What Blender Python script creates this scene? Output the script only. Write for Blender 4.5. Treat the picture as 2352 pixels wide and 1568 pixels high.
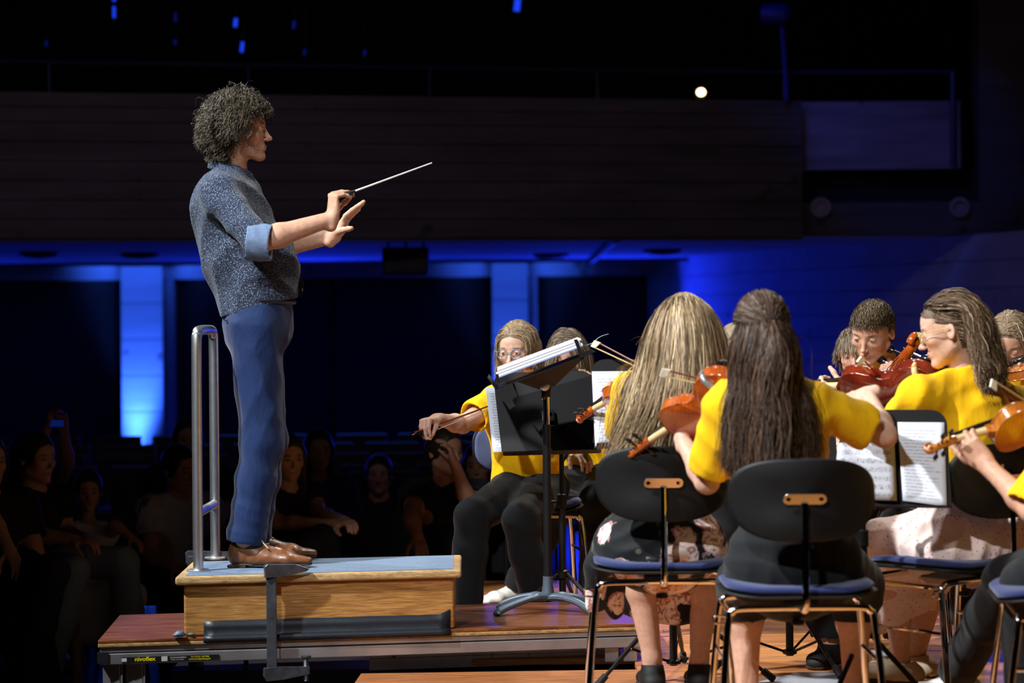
import bpy, bmesh, math, random
import numpy as np
from mathutils import Vector, Matrix
random.seed(7); RNG = np.random.default_rng(7)
S0 = bpy.context.scene
for _o in list(bpy.data.objects): bpy.data.objects.remove(_o)
# ---------------------------------------------------------------- camera, world, exposure, lamps
F, CZ, HY, ROLL = 5553.0, 1.30, 711.0, 0.0087
cam_d = bpy.data.cameras.new('camera'); cam = bpy.data.objects.new('camera', cam_d)
S0.collection.objects.link(cam); S0.camera = cam
cam_d.sensor_width = 36; cam_d.lens = F/2352*36; cam_d.shift_y = -(784-HY)/2352
cam_d.clip_end = 200; cam_d.clip_start = .1
cam.matrix_world = Matrix.Translation((0, 0, CZ)) @ Matrix.Rotation(math.pi/2, 4, 'X') @ Matrix.Rotation(-ROLL, 4, 'Z')
cam_d.dof.use_dof = True; cam_d.dof.focus_distance = 9.3; cam_d.dof.aperture_fstop = 2.6; cam_d.dof.aperture_blades = 0
vs = S0.view_settings; vs.view_transform = 'Standard'; vs.look = 'None'; vs.gamma = 1; vs.exposure = 0.0; vs.use_curve_mapping = False
S0.display_settings.display_device = 'sRGB'
wd = bpy.data.worlds.new('world'); S0.world = wd; wd.use_nodes = True
wd.node_tree.nodes['Background'].inputs[0].default_value = (.10, .09, .16, 1)
wd.node_tree.nodes['Background'].inputs[1].default_value = .005

def lamp(kind, name, loc, target, energy, color, size=.3, spot=40, blend=.3, size_y=None, spread=None):
    l = bpy.data.lights.new(name, kind); o = bpy.data.objects.new(name, l); S0.collection.objects.link(o)
    o.location = loc; l.energy = energy; l.color = color
    d = Vector(target)-Vector(loc); o.rotation_euler = d.to_track_quat('-Z', 'Y').to_euler()
    if kind == 'SPOT': l.spot_size = math.radians(spot); l.spot_blend = blend; l.shadow_soft_size = size
    if kind == 'AREA':
        l.size = size
        if size_y: l.shape = 'RECTANGLE'; l.size_y = size_y
        if spread: l.spread = math.radians(spread)
    return o
# stage spots high on the hall's left side; blue uplights at the foot of every column
lamp('SPOT', 'stage_key_spot', (-6.3, 4.6, 8.4), (0.85, 8.5, .75), 7600, (.96, .98, 1), .16, 28, .3)
lamp('SPOT', 'stage_front_spot', (-3.2, -1.5, 7.6), (1.15, 9.2, .8), 3200, (.97, .98, 1), .16, 22, .5)
lamp('SPOT', 'stage_back_spot', (-6.5, 12.5, 7.5), (0.9, 8.4, .9), 2100, (.90, .95, 1), .18, 31, .5)
lamp('SPOT', 'stage_top_spot', (2.2, 13.5, 8.0), (.2, 8.9, .5), 1300, (1, .95, .86), .3, 34, .6)
lamp('AREA', 'stage_bounce_fill', (-2.0, 11.4, 3.7), (-2.0, 17, 2.3), 8, (.85, .68, 1), 8, size_y=.3, spread=90)  # unseen area lamp standing in for stage light bounced onto the balcony
BLUE = (.03, .12, 1.0)
for _x, _y, _e, _t in ((-4.20, 26.66, 900, -4.1), (-.02, 26.62, 520, -.02), (1.95, 26.3, 700, 2.05), (-8.4, 26.6, 420, -8.4)):
    lamp('SPOT', 'column_uplight', (_x, _y, -.50), (_t, 27.1, 1.9), _e, BLUE, .12, 62 if _x > 1 else 46, .9)
for _x in (-6.5, -2.2, 1.0):
    lamp('AREA', 'under_balcony_blue_fill', (_x, 25.6, .9), (_x, 23.0, 1.8), 45, (.01, .03, 1), 1.0)  # wide blue fill added for the ceiling, on top of the column uplights
lamp('AREA', 'under_balcony_floor_blue', (-1.4, 22.0, 1.70), (-1.4, 20.0, -.6), 26, BLUE, 3.0, size_y=.6, spread=100)
lamp('SPOT', 'floor_pool_blue', (-2.55, 16.6, 1.72), (-2.55, 15.9, -.6), 90, (.012, .05, 1), .1, 48, .8)
lamp('SPOT', 'floor_pool_blue', (.05, 18.6, 1.72), (.05, 18.0, -.6), 80, (.012, .05, 1), .1, 50, .8)
lamp('SPOT', 'gallery_blue', (.6, 13.0, 5.2), (2.95, 18.2, 2.6), 190, BLUE, .15, 17, .7)
lamp('SPOT', 'side_blue_kicker', (3.5, 17.5, 2.2), (1.6, 8.3, 1.2), 25, BLUE, .2, 40, .6)
# ---------------------------------------------------------------- pixel helpers (photo frame 2352x1568) -> world point at a chosen depth
def W(px, py, Y):
    dx, dy = px-1176, py-HY
    dx, dy = dx-ROLL*dy, dy+ROLL*dx
    return np.array((dx*Y/F, Y, CZ-dy*Y/F))
def A(*v): return np.array(v, float)
def nrm(v):
    v = np.asarray(v, float); return v/(np.linalg.norm(v)+1e-12)
# ---------------------------------------------------------------- materials
MATS = {}
def srgb(r, g, b):
    f = lambda c: (c/12.92 if c <= .04045 else ((c+.055)/1.055)**2.4)
    return (f(r/255), f(g/255), f(b/255), 1)
class NT:
    def __init__(s, name):
        s.m = bpy.data.materials.new(name); s.m.use_nodes = True; s.t = s.m.node_tree; s.n = s.t.nodes
        s.b = s.n['Principled BSDF']; s.l = s.t.links.new; MATS[name] = s.m
    def add(s, typ, **kw):
        n = s.n.new(typ)
        for k, v in kw.items():
            if k.startswith('i_'):
                key = k[2:]; key = int(key) if key.isdigit() else key.replace('_', ' ')
                n.inputs[key].default_value = v
            else: setattr(n, k, v)
        return n
    def ramp(s, fac, stops):
        r = s.n.new('ShaderNodeValToRGB'); e = r.color_ramp.elements
        while len(e) < len(stops): e.new(.5)
        for x, (p, c) in zip(e, stops): x.position = p; x.color = c if len(c) == 4 else (*c, 1)
        s.l(fac, r.inputs[0]); return r.outputs[0]
    def co(s, kind='Object', scale=(1, 1, 1), rot=(0, 0, 0)):
        c = s.add('ShaderNodeTexCoord'); m = s.add('ShaderNodeMapping')
        m.inputs['Scale'].default_value = scale; m.inputs['Rotation'].default_value = rot
        s.l(c.outputs[kind], m.inputs[0]); return m.outputs[0]
    def noise(s, vec, scale, detail=4, rough=.5, dist=0):
        n = s.add('ShaderNodeTexNoise', i_Scale=scale, i_Detail=detail, i_Roughness=rough, i_Distortion=dist); s.l(vec, n.inputs['Vector']); return n.outputs['Fac']
    def mix(s, a, b, fac, blend='MIX'):
        m = s.add('ShaderNodeMix', data_type='RGBA', blend_type=blend)
        for sock, v in ((m.inputs[6], a), (m.inputs[7], b), (m.inputs[0], fac)):
            if hasattr(v, 'links'): s.l(v, sock)
            else: sock.default_value = v
        return m.outputs[2]
    def math(s, op, a, b=0):
        m = s.add('ShaderNodeMath', operation=op)
        for sock, v in ((m.inputs[0], a), (m.inputs[1], b)):
            if hasattr(v, 'links'): s.l(v, sock)
            else: sock.default_value = v
        return m.outputs[0]
    def bump(s, h, strength=.3, dist=.002):
        b = s.add('ShaderNodeBump', i_Strength=strength, i_Distance=dist); s.l(h, b.inputs['Height']); s.l(b.outputs[0], s.b.inputs['Normal'])
    def set(s, **kw):
        for k, v in kw.items():
            k = k.replace('_', ' ')
            if hasattr(v, 'links'): s.l(v, s.b.inputs[k])
            else: s.b.inputs[k].default_value = v
def plain(name, c, rough=.5, metal=0, var=.15, vscale=30, bstr=0, bscale=200, spec=.5, coat=0, sheen=0):
    t = NT(name); v = t.co()
    n = t.noise(v, vscale)
    c2 = tuple(x*(1-var) for x in c[:3])+(1,); c3 = tuple(min(1, x*(1+var)) for x in c[:3])+(1,)
    t.set(Base_Color=t.ramp(n, [(.3, c2), (.7, c3)]), Roughness=rough, Metallic=metal, Specular_IOR_Level=spec, Coat_Weight=coat, Sheen_Weight=sheen)
    if bstr: t.bump(t.noise(v, bscale, 3), bstr)
    return t.m
def attr_mat(name, rough=.5, sss=0, bstr=0, bscale=300, spec=.5, coat=0, sheen=0, ani=0):
    t = NT(name); a = t.add('ShaderNodeAttribute', attribute_name='Col'); v = t.co()
    n = t.noise(v, 60, 3)
    col = t.mix(a.outputs[0], t.ramp(n, [(.3, (.86, .86, .86)), (.7, (1.1, 1.06, 1.04))]), 1.0, 'MULTIPLY')
    t.set(Base_Color=col, Roughness=rough, Specular_IOR_Level=spec, Coat_Weight=coat, Sheen_Weight=sheen)
    if sss: t.set(Subsurface_Weight=sss, Subsurface_Radius=(.02, .008, .004), Subsurface_Scale=.35)
    if bstr: t.bump(t.noise(v, bscale, 3), bstr, .001)
    return t.m
skin_m = attr_mat('skin', .54, .15, .25, 350, .4)
skin_far = attr_mat('skin_simple', .55)
hair_m = attr_mat('hair_strands', .45, 0, 0, 0, .22)
eye_m = attr_mat('eye_surface', .08, 0, 0, 0, .6, coat=.6)
def cloth(name, c, rough=.85, sheen=.15, weave=900, var=.1, bstr=.25, fold=0):
    t = NT(name); v = t.co(); n = t.noise(v, 14, 4)
    t.set(Base_Color=t.ramp(n, [(.3, tuple(x*(1-var) for x in c[:3])+(1,)), (.7, tuple(min(1, x*(1+var)) for x in c[:3])+(1,))]),
          Roughness=rough, Sheen_Weight=sheen, Specular_IOR_Level=.25)
    h = t.math('ADD', t.math('MULTIPLY', t.noise(v, weave, 2), .25), t.math('MULTIPLY', t.noise(t.co(scale=(1, 1, .45)), 16, 5, .55, .8), 2.2+fold))
    t.bump(h, bstr, .006)
    return t.m
yellow_m = cloth('yellow_shirt_cloth', srgb(252, 192, 2), .8, .05, bstr=.35)
black_m = cloth('black_trouser_cloth', srgb(17, 20, 23), .8, .08)
navy_m = cloth('navy_trouser_cloth', srgb(3, 36, 82), .72, .2, bstr=.4, fold=1.0)
def floral_shirt(name, base, base2, dot, scale):
    t = NT(name); v = t.co()
    n = t.add('ShaderNodeTexVoronoi', i_Scale=scale, feature='F1'); t.l(v, n.inputs['Vector'])
    warp = t.noise(v, scale*2.2, 2)
    d = t.math('ADD', n.outputs['Distance'], t.math('MULTIPLY', warp, .55))
    m1 = t.ramp(d, [(.0, (1, 1, 1)), (.47, (1, 1, 1)), (.56, (0, 0, 0))])
    n2 = t.add('ShaderNodeTexVoronoi', i_Scale=scale*1.9, feature='F1'); t.l(v, n2.inputs['Vector'])
    m2 = t.ramp(n2.outputs['Distance'], [(.0, (1, 1, 1)), (.2, (.7, .7, .7)), (.3, (0, 0, 0))])
    bc = t.ramp(t.noise(v, 3), [(.4, base), (.6, base2)])
    c = t.mix(bc, dot, m1); c = t.mix(c, srgb(190, 205, 225), t.math('MULTIPLY', m2, .6))
    t.set(Base_Color=c, Roughness=.8, Sheen_Weight=.1, Specular_IOR_Level=.25)
    t.bump(t.noise(t.co(scale=(1, 1, .6)), 18, 5, .55, .8), .35, .012)
    return t.m
print_m = floral_shirt('navy_floral_print_cotton', srgb(34, 46, 70), srgb(28, 40, 62), srgb(160, 174, 192), 175)
cuff_m = plain('chambray_cuff', srgb(104, 126, 158), .85, var=.12, vscale=120, bstr=.3, bscale=500)
def big_floral():
    t = NT('black_floral_viscose'); v = t.co()
    w = t.add('ShaderNodeTexNoise', i_Scale=9, i_Detail=3); t.l(v, w.inputs['Vector'])
    vm = t.add('ShaderNodeMix', data_type='VECTOR'); vm.inputs[0].default_value = .05
    t.l(v, vm.inputs[4]); t.l(w.outputs['Color'], vm.inputs[5])
    n = t.add('ShaderNodeTexVoronoi', i_Scale=8.2, feature='F1', i_Randomness=.95); t.l(vm.outputs[1], n.inputs['Vector'])
    pet = t.noise(vm.outputs[1], 34, 2, .5, 1.5)
    d = t.math('ADD', n.outputs['Distance'], t.math('MULTIPLY', pet, .22))
    flower = t.ramp(d, [(.0, srgb(200, 84, 84)), (.30, srgb(238, 180, 140)), (.45, srgb(248, 235, 228)), (.60, srgb(240, 220, 215)), (.64, srgb(16, 20, 22))])
    petal = t.ramp(pet, [(.40, srgb(150, 50, 60)), (.5, (1, 1, 1, 1))])
    mask = t.ramp(d, [(.61, (1, 1, 1)), (.64, (0, 0, 0))])
    fl = t.mix(flower, petal, t.math('MULTIPLY', mask, .75), 'MULTIPLY')
    n2 = t.add('ShaderNodeTexVoronoi', i_Scale=21, feature='F1'); t.l(vm.outputs[1], n2.inputs['Vector'])
    leaf = t.ramp(n2.outputs['Distance'], [(.0, srgb(96, 110, 84)), (.24, srgb(70, 86, 66)), (.28, srgb(14, 18, 20))])
    sel = t.math('GREATER_THAN', t.noise(v, 12, 1), .56)
    base = t.mix(srgb(14, 18, 20), leaf, sel)
    t.set(Base_Color=t.mix(base, fl, mask), Roughness=.7, Sheen_Weight=.1, Specular_IOR_Level=.25)
    t.bump(t.noise(t.co(scale=(1, 1, .4)), 14, 4, .5, .8), .35, .01); return t.m
floral_m = big_floral()
def pink_print():
    t = NT('white_skirt_red_flecks'); v = t.co()
    n = t.add('ShaderNodeTexVoronoi', i_Scale=75, feature='F1'); t.l(v, n.inputs['Vector'])
    w = t.noise(v, 55, 3)
    d = t.math('ADD', n.outputs['Distance'], t.math('MULTIPLY', w, .5))
    m = t.ramp(d, [(.38, (1, 1, 1)), (.46, (0, 0, 0))])
    c = t.mix(srgb(240, 216, 206), srgb(196, 60, 84), m)
    t.set(Base_Color=c, Roughness=.7, Sheen_Weight=.1)
    t.bump(t.noise(t.co(scale=(1, 1, .6)), 12, 4, .5, .8), .5, .02); return t.m
pink_m = pink_print()
def wood(name, c1, c2, scale=(3, 40, 40), rough=.35, coat=.3, scr=.15, edge=None):
    t = NT(name); v = t.co(scale=scale); n = t.noise(v, 1.6, 8, .6, .9)
    oi = t.add('ShaderNodeObjectInfo')
    f = t.math('ADD', n, t.math('MULTIPLY', t.math('SUBTRACT', oi.outputs['Random'], .5), .22))
    c = t.ramp(f, [(.3, c1), (.5, tuple((a+b)/2 for a, b in zip(c1, c2))), (.68, c2)])
    kn = t.noise(t.co(scale=tuple(s*.35 for s in scale)), 2.2, 3, .5)
    c = t.mix(c, tuple(x*.55 for x in c1[:3])+(1,), t.ramp(kn, [(.62, (0, 0, 0)), (.75, (.7, .7, .7))]))
    sc = t.noise(t.co(scale=(2, 60, 60), rot=(0, 0, .4)), 3, 2)
    t.set(Base_Color=c, Roughness=t.ramp(sc, [(.3, (rough,)*3), (.7, (rough+.22,)*3)]), Coat_Weight=coat, Coat_Roughness=.25)
    t.bump(n, .25, .002)
    return t.m
box_wood = wood('podium_board_oak', srgb(134, 88, 38), srgb(204, 154, 84), (2, 30, 95), .45, .15)
edge_wood = wood('worn_raw_edge_wood', srgb(140, 108, 66), srgb(206, 174, 122), (7, 60, 60), .7, 0)
deck_wood = wood('varnished_deck_ply', srgb(96, 50, 24), srgb(150, 88, 44), (3, 30, 30), .28, .5)
ply_edge = wood('chipped_ply_edge', srgb(60, 42, 24), srgb(184, 144, 86), (26, 60, 120), .6, .05)
plank_wood = wood('stage_plank_wood', srgb(166, 96, 42), srgb(222, 150, 78), (2.4, 34, 30), .36, .35)
panel_wood = wood('dark_wall_panel', srgb(34, 24, 16), srgb(46, 34, 22), (2, 2, .6), .5, .1)
def carpet():
    t = NT('blue_grey_carpet'); v = t.co()
    n = t.noise(v, 420, 3, .7)
    c = t.ramp(n, [(.3, srgb(38, 68, 100)), (.5, srgb(80, 114, 148)), (.7, srgb(140, 168, 196))])
    st = t.noise(t.co(scale=(1.5, 30, 1)), 1.5, 3)
    c = t.mix(c, t.ramp(st, [(.35, (.72, .76, .8)), (.6, (1, 1, 1))]), 1.0, 'MULTIPLY')
    t.set(Base_Color=c, Roughness=.95, Sheen_Weight=.3); t.bump(n, .6, .004); return t.m
carpet_m = carpet()
steel_m = plain('brushed_steel', (.72, .74, .76, 1), .38, 1, .06, 40, .04, 300)
chrome_m = plain('chrome', (.82, .82, .84, 1), .07, 1, .03, 8)
alu_m = plain('mill_aluminium', (.42, .42, .44, 1), .42, .85, .18, 9, .08, 60)
iron_m = plain('dark_clamp_iron', (.10, .11, .13, 1), .42, .8, .3, 30, .15, 90)
blackp = plain('black_powder_coat', srgb(15, 15, 17), .42, .2, .1, 60, .05, 500)
blackmatt = plain('black_laminate', srgb(12, 11, 11), .55, 0, .08, 30, .05, 400, .35)
greyiron = plain('grey_cast_base', srgb(92, 106, 120), .42, .5, .1, 50, .06, 300)
seat_blue = plain('blue_seat_fabric', srgb(36, 49, 98), .92, 0, .12, 200, .5, 700, .2, sheen=.3)
seat_far = plain('blue_grey_fabric', srgb(88, 100, 140), .92, 0, .1, 200, .5, 700, .2)
rubber_m = plain('black_rubber', srgb(18, 18, 20), .6, 0, .1)
tape_m = plain('black_gaffer_tape', srgb(24, 30, 38), .42, 0, .12, 60, .15, 120)
redwood_m = plain('red_clamp_handle', srgb(110, 20, 22), .3, 0, .2, 40, coat=.5)
brass_m = plain('brass', (.7, .5, .2, 1), .3, 1, .05)
paper_white = plain('white_page', srgb(236, 238, 246), .8, 0, .02, 10)
def violin_mat(name, c1, c2, flame=True):
    t = NT(name); v = t.co(); w = t.add('ShaderNodeTexWave', i_Scale=26, i_Distortion=4, i_Detail=2); w.bands_direction = 'X'
    t.l(v, w.inputs['Vector']); n = t.noise(v, 12)
    f = t.math('ADD', t.math('MULTIPLY', w.outputs['Fac'], .07 if flame else .03), t.math('MULTIPLY', n, .8))
    t.set(Base_Color=t.ramp(f, [(.3, c1), (.75, c2)]), Roughness=.2, Coat_Weight=.8, Coat_Roughness=.08); return t.m
v_orange = violin_mat('orange_violin_varnish', srgb(150, 62, 14), srgb(214, 112, 34))
v_red = violin_mat('red_brown_viola_varnish', srgb(92, 26, 12), srgb(150, 52, 24), False)
v_amber = violin_mat('amber_violin_varnish', srgb(150, 78, 22), srgb(216, 140, 52))
ebony = plain('ebony', srgb(20, 18, 20), .22, 0, .1, 30, coat=.3)
neckwood = plain('bare_maple_neck', srgb(216, 190, 140), .45, 0, .08, 40)
bow_wood = plain('pernambuco_stick', srgb(120, 52, 34), .3, 0, .2, 60, coat=.4)
horse_hair = plain('pale_bow_hair', srgb(216, 190, 130), .6, 0, .05)
horse_white = plain('white_bow_hair', srgb(226, 226, 210), .6, 0, .05)
shoe_leather = plain('tan_brogue_leather', srgb(116, 70, 38), .42, 0, .45, 14, .3, 160, coat=.1)
shoe_dark = plain('brown_shoe_suede', srgb(92, 66, 46), .8, 0, .15, 60, .3, 500)
sole_m = plain('dark_brown_sole', srgb(58, 44, 34), .6, 0, .2, 60)
white_shoe = plain('white_sneaker', srgb(226, 226, 218), .6, 0, .04, 30)
beige_shoe = plain('beige_shoe', srgb(186, 170, 140), .7, 0, .08, 30)
black_shoe = plain('black_ballet_flat', srgb(12, 12, 13), .7, 0, .1, 30)
lace_m = plain('cream_lace', srgb(196, 178, 146), .8, 0, .1)
def concrete(name, c, var=.3):
    t = NT(name); v = t.co(); n = t.noise(t.co(scale=(.35, 1, 3.2)), 2.2, 6, .6); sp = t.noise(v, 4.0, 2)
    c0 = t.ramp(n, [(.3, tuple(x*(1-var) for x in c[:3])), (.7, tuple(x*(1+var) for x in c[:3]))])
    c0 = t.mix(c0, tuple(x*.3 for x in c[:3])+(1,), t.ramp(sp, [(.68, (0, 0, 0)), (.74, (.8, .8, .8))]))
    t.set(Base_Color=c0, Roughness=.85); t.bump(n, .3, .01); return t.m
conc_m = concrete('board_marked_concrete', (.30, .27, .27))
conc_col = concrete('pale_column_concrete', (.55, .55, .56), .12)
ceil_m = concrete('soffit_concrete', (.5, .5, .52), .1)
hallfloor_m = plain('dark_hall_floor', srgb(70, 52, 40), .22, 0, .2, 3, coat=.4)
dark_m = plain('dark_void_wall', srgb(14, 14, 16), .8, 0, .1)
def emit(name, c, s):
    t = NT(name); t.set(Base_Color=(0, 0, 0, 1), Emission_Color=c, Emission_Strength=s); return t.m
# ---------------------------------------------------------------- object helpers
USED = set()
def link(name, me, parent=None):
    o = bpy.data.objects.new(name, me); S0.collection.objects.link(o)
    if parent is not None: o.parent = parent
    return o
def thing(name, label, cat, loc=(0, 0, 0), group=None):
    o = link(name, None); o.location = loc; o['label'] = label; o['category'] = cat; o.empty_display_size = .05
    if group: o['group'] = group
    bpy.context.view_layer.update() if False else None
    return o
def tag(o, label, cat, group=None):
    o['label'] = label; o['category'] = cat
    if group: o['group'] = group
    return o
def struct(o): o['kind'] = 'structure'; return o
def mesh_from(name, V, Fc, mat, parent=None, smooth=True, cols=None, world=True):
    """V world coords; Fc (n,3|4) array or list. parent empties sit at a location: mesh data is kept relative to them."""
    me = bpy.data.meshes.new(name)
    V = np.asarray(V, np.float32)
    if parent is not None and world: V = V-np.array(root_off(parent), np.float32)
    if isinstance(Fc, np.ndarray) and Fc.ndim == 2:
        n, k = Fc.shape
        me.vertices.add(len(V)); me.vertices.foreach_set('co', V.ravel())
        me.loops.add(n*k); me.loops.foreach_set('vertex_index', Fc.astype(np.int32).ravel())
        me.polygons.add(n); me.polygons.foreach_set('loop_start', np.arange(n, dtype=np.int32)*k)
        me.update(calc_edges=True)
    else:
        me.from_pydata([tuple(map(float, v)) for v in V], [], [tuple(map(int, f)) for f in Fc]); me.update()
    if smooth: me.polygons.foreach_set('use_smooth', np.ones(len(me.polygons), bool))
    if cols is not None:
        a = me.color_attributes.new('Col', 'FLOAT_COLOR', 'POINT')
        c = np.ones((len(V), 4), np.float32); c[:, :3] = cols; a.data.foreach_set('color', c.ravel())
    if mat is not None: me.materials.append(mat)
    return link(name, me, parent)
def root_off(p):
    o = Vector((0, 0, 0))
    while p is not None: o = o+p.location; p = p.parent
    return o
class MB:
    """collects simple solids in world coordinates and links them as one mesh"""
    def __init__(s): s.v = []; s.f = []
    def _a(s, v, f):
        b = len(s.v); s.v += [tuple(map(float, x)) for x in v]; s.f += [tuple(b+i for i in q) for q in f]; return s
    def box(s, c, d, R=None, bev=0):
        hx, hy, hz = (x/2 for x in d); b = min(bev, hx*.9, hy*.9, hz*.9)
        if b <= 0:
            v = [(x, y, z) for x in (-hx, hx) for y in (-hy, hy) for z in (-hz, hz)]
            f = [(0, 1, 3, 2), (4, 6, 7, 5), (0, 4, 5, 1), (2, 3, 7, 6), (0, 2, 6, 4), (1, 5, 7, 3)]
        else:
            bm = bmesh.new(); bmesh.ops.create_cube(bm, size=1)
            for q in bm.verts: q.co = Vector((q.co.x*2*hx, q.co.y*2*hy, q.co.z*2*hz))
            bmesh.ops.bevel(bm, geom=bm.edges[:], offset=b, segments=2, affect='EDGES', profile=.6)
            bm.verts.index_update(); v = [tuple(q.co) for q in bm.verts]; f = [tuple(q.index for q in p.verts) for p in bm.faces]; bm.free()
        v = np.array(v)
        if R is not None: v = v@np.array(R).T
        return s._a(v+np.array(c), f)
    def hexa(s, P):
        """8 corners: bottom 4 ccw then top 4 ccw"""
        return s._a(P, [(0, 3, 2, 1), (4, 5, 6, 7), (0, 1, 5, 4), (1, 2, 6, 5), (2, 3, 7, 6), (3, 0, 4, 7)])
    def tube(s, pts, r, n=10, closed=False, flat=None):
        pts = [np.array(p, float) for p in pts]; m = len(pts)
        rs = r if hasattr(r, '__len__') else [r]*m
        T = [nrm((pts[(i+1) % m] if (closed or i < m-1) else pts[i])-(pts[i-1] if (closed or i > 0) else pts[i])) for i in range(m)]
        up = A(0, 0, 1) if abs(T[0][2]) < .9 else A(0, 1, 0); N = nrm(np.cross(T[0], up)); v = []
        if flat is not None: N = nrm(flat[0]-T[0]*np.dot(flat[0], T[0]))
        for i in range(m):
            N = nrm(N-T[i]*np.dot(N, T[i])); B = np.cross(T[i], N)
            fl = flat[1] if flat is not None else 1
            for k in range(n):
                a = 2*math.pi*k/n; v.append(pts[i]+rs[i]*(math.cos(a)*N+fl*math.sin(a)*B))
        f = [(i*n+k, i*n+(k+1) % n, ((i+1) % m)*n+(k+1) % n, ((i+1) % m)*n+k) for i in range(m if closed else m-1) for k in range(n)]
        if not closed: f += [tuple(range(n))[::-1], tuple((m-1)*n+k for k in range(n))]
        return s._a(v, f)
    def lathe(s, c, ax, prof, n=16):
        """prof = [(h along axis, radius)...]"""
        ax = nrm(ax); return s.tube([np.array(c)+ax*h for h, _ in prof], [max(r, 1e-4) for _, r in prof], n) if len({round(h, 6) for h, _ in prof}) == len(prof) else s._lathe(c, ax, prof, n)
    def _lathe(s, c, ax, prof, n):
        up = A(0, 0, 1) if abs(ax[2]) < .9 else A(0, 1, 0); N = nrm(np.cross(ax, up)); B = np.cross(ax, N); v = []
        for h, r in prof:
            for k in range(n):
                a = 2*math.pi*k/n; v.append(np.array(c)+ax*h+max(r, 1e-4)*(math.cos(a)*N+math.sin(a)*B))
        m = len(prof)
        f = [(i*n+k, i*n+(k+1) % n, (i+1)*n+(k+1) % n, (i+1)*n+k) for i in range(m-1) for k in range(n)]
        f += [tuple(range(n))[::-1], tuple((m-1)*n+k for k in range(n))]
        return s._a(v, f)
    def ball(s, c, r, n=12):
        r = np.ones(3)*r if not hasattr(r, '__len__') else np.array(r); v = []; m = n//2+1
        for i in range(m):
            t = math.pi*i/(m-1)
            for k in range(n):
                a = 2*math.pi*k/n; v.append(np.array(c)+r*A(max(math.sin(t), .01)*math.cos(a), max(math.sin(t), .01)*math.sin(a), math.cos(t)))
        f = [(i*n+k, (i+1)*n+k, (i+1)*n+(k+1) % n, i*n+(k+1) % n) for i in range(m-1) for k in range(n)]
        return s._a(v, f)
    def slab(s, outline, ax_o, U, V_, N, th, bev=0):
        """extrude 2D outline (list of (u,v)) lying at ax_o spanned by U,V with normal N, thickness th (centred); bev = rounded rim"""
        o = np.array(ax_o, float); U, V_, N = map(lambda q: np.array(q, float), (U, V_, N)); n = len(outline)
        P = np.array(outline); c = P.mean(0)
        rings = [(-th/2, 1)] + ([(th/2, 1)] if not bev else [])
        if bev:
            ext = np.abs(P-c).max()
            k = 1-bev/ext
            rings = [(-th/2, k), (-th/2+bev*.4, 1-(1-k)*.25), (-th/2+min(bev, th/2), 1), (th/2-min(bev, th/2)+1e-5, 1), (th/2-bev*.4, 1-(1-k)*.25), (th/2, k)]
        v = []
        for h, k in rings:
            for (a, b) in P: q = c+(np.array((a, b))-c)*k; v.append(o+U*q[0]+V_*q[1]+N*h)
        m = len(rings)
        f = [(i*n+k, i*n+(k+1) % n, (i+1)*n+(k+1) % n, (i+1)*n+k) for i in range(m-1) for k in range(n)]
        f += [tuple(range(n))[::-1], tuple((m-1)*n+k for k in range(n))]
        return s._a(v, f)
    def build(s, name, mat, parent=None, smooth=False, auto=True):
        o = mesh_from(name, np.array(s.v), s.f, mat, parent, smooth)
        if smooth and auto:
            try: o.data.set_sharp_from_angle(angle=math.radians(38))
            except Exception: pass
        return o
def rrect(w, h, r, n=6, cx=0, cy=0):
    P = []
    for (sx, sy, a0) in ((1, 1, 0), (-1, 1, 90), (-1, -1, 180), (1, -1, 270)):
        for i in range(n+1):
            a = math.radians(a0+90*i/n); P.append((cx+sx*(w/2-r)+r*math.cos(a), cy+sy*(h/2-r)+r*math.sin(a)))
    return P
def catmull(P, n=6, closed=False):
    P = [np.array(p, float) for p in P]; m = len(P); out = []
    for i in range(m if closed else m-1):
        p0, p1, p2, p3 = (P[(i-1) % m], P[i], P[(i+1) % m], P[(i+2) % m]) if closed else (P[max(i-1, 0)], P[i], P[i+1], P[min(i+2, m-1)])
        for k in range(n):
            t = k/n; out.append(.5*((2*p1)+(-p0+p2)*t+(2*p0-5*p1+4*p2-p3)*t*t+(-p0+3*p1-3*p2+p3)*t**3))
    if not closed: out.append(P[-1])
    return out
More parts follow.
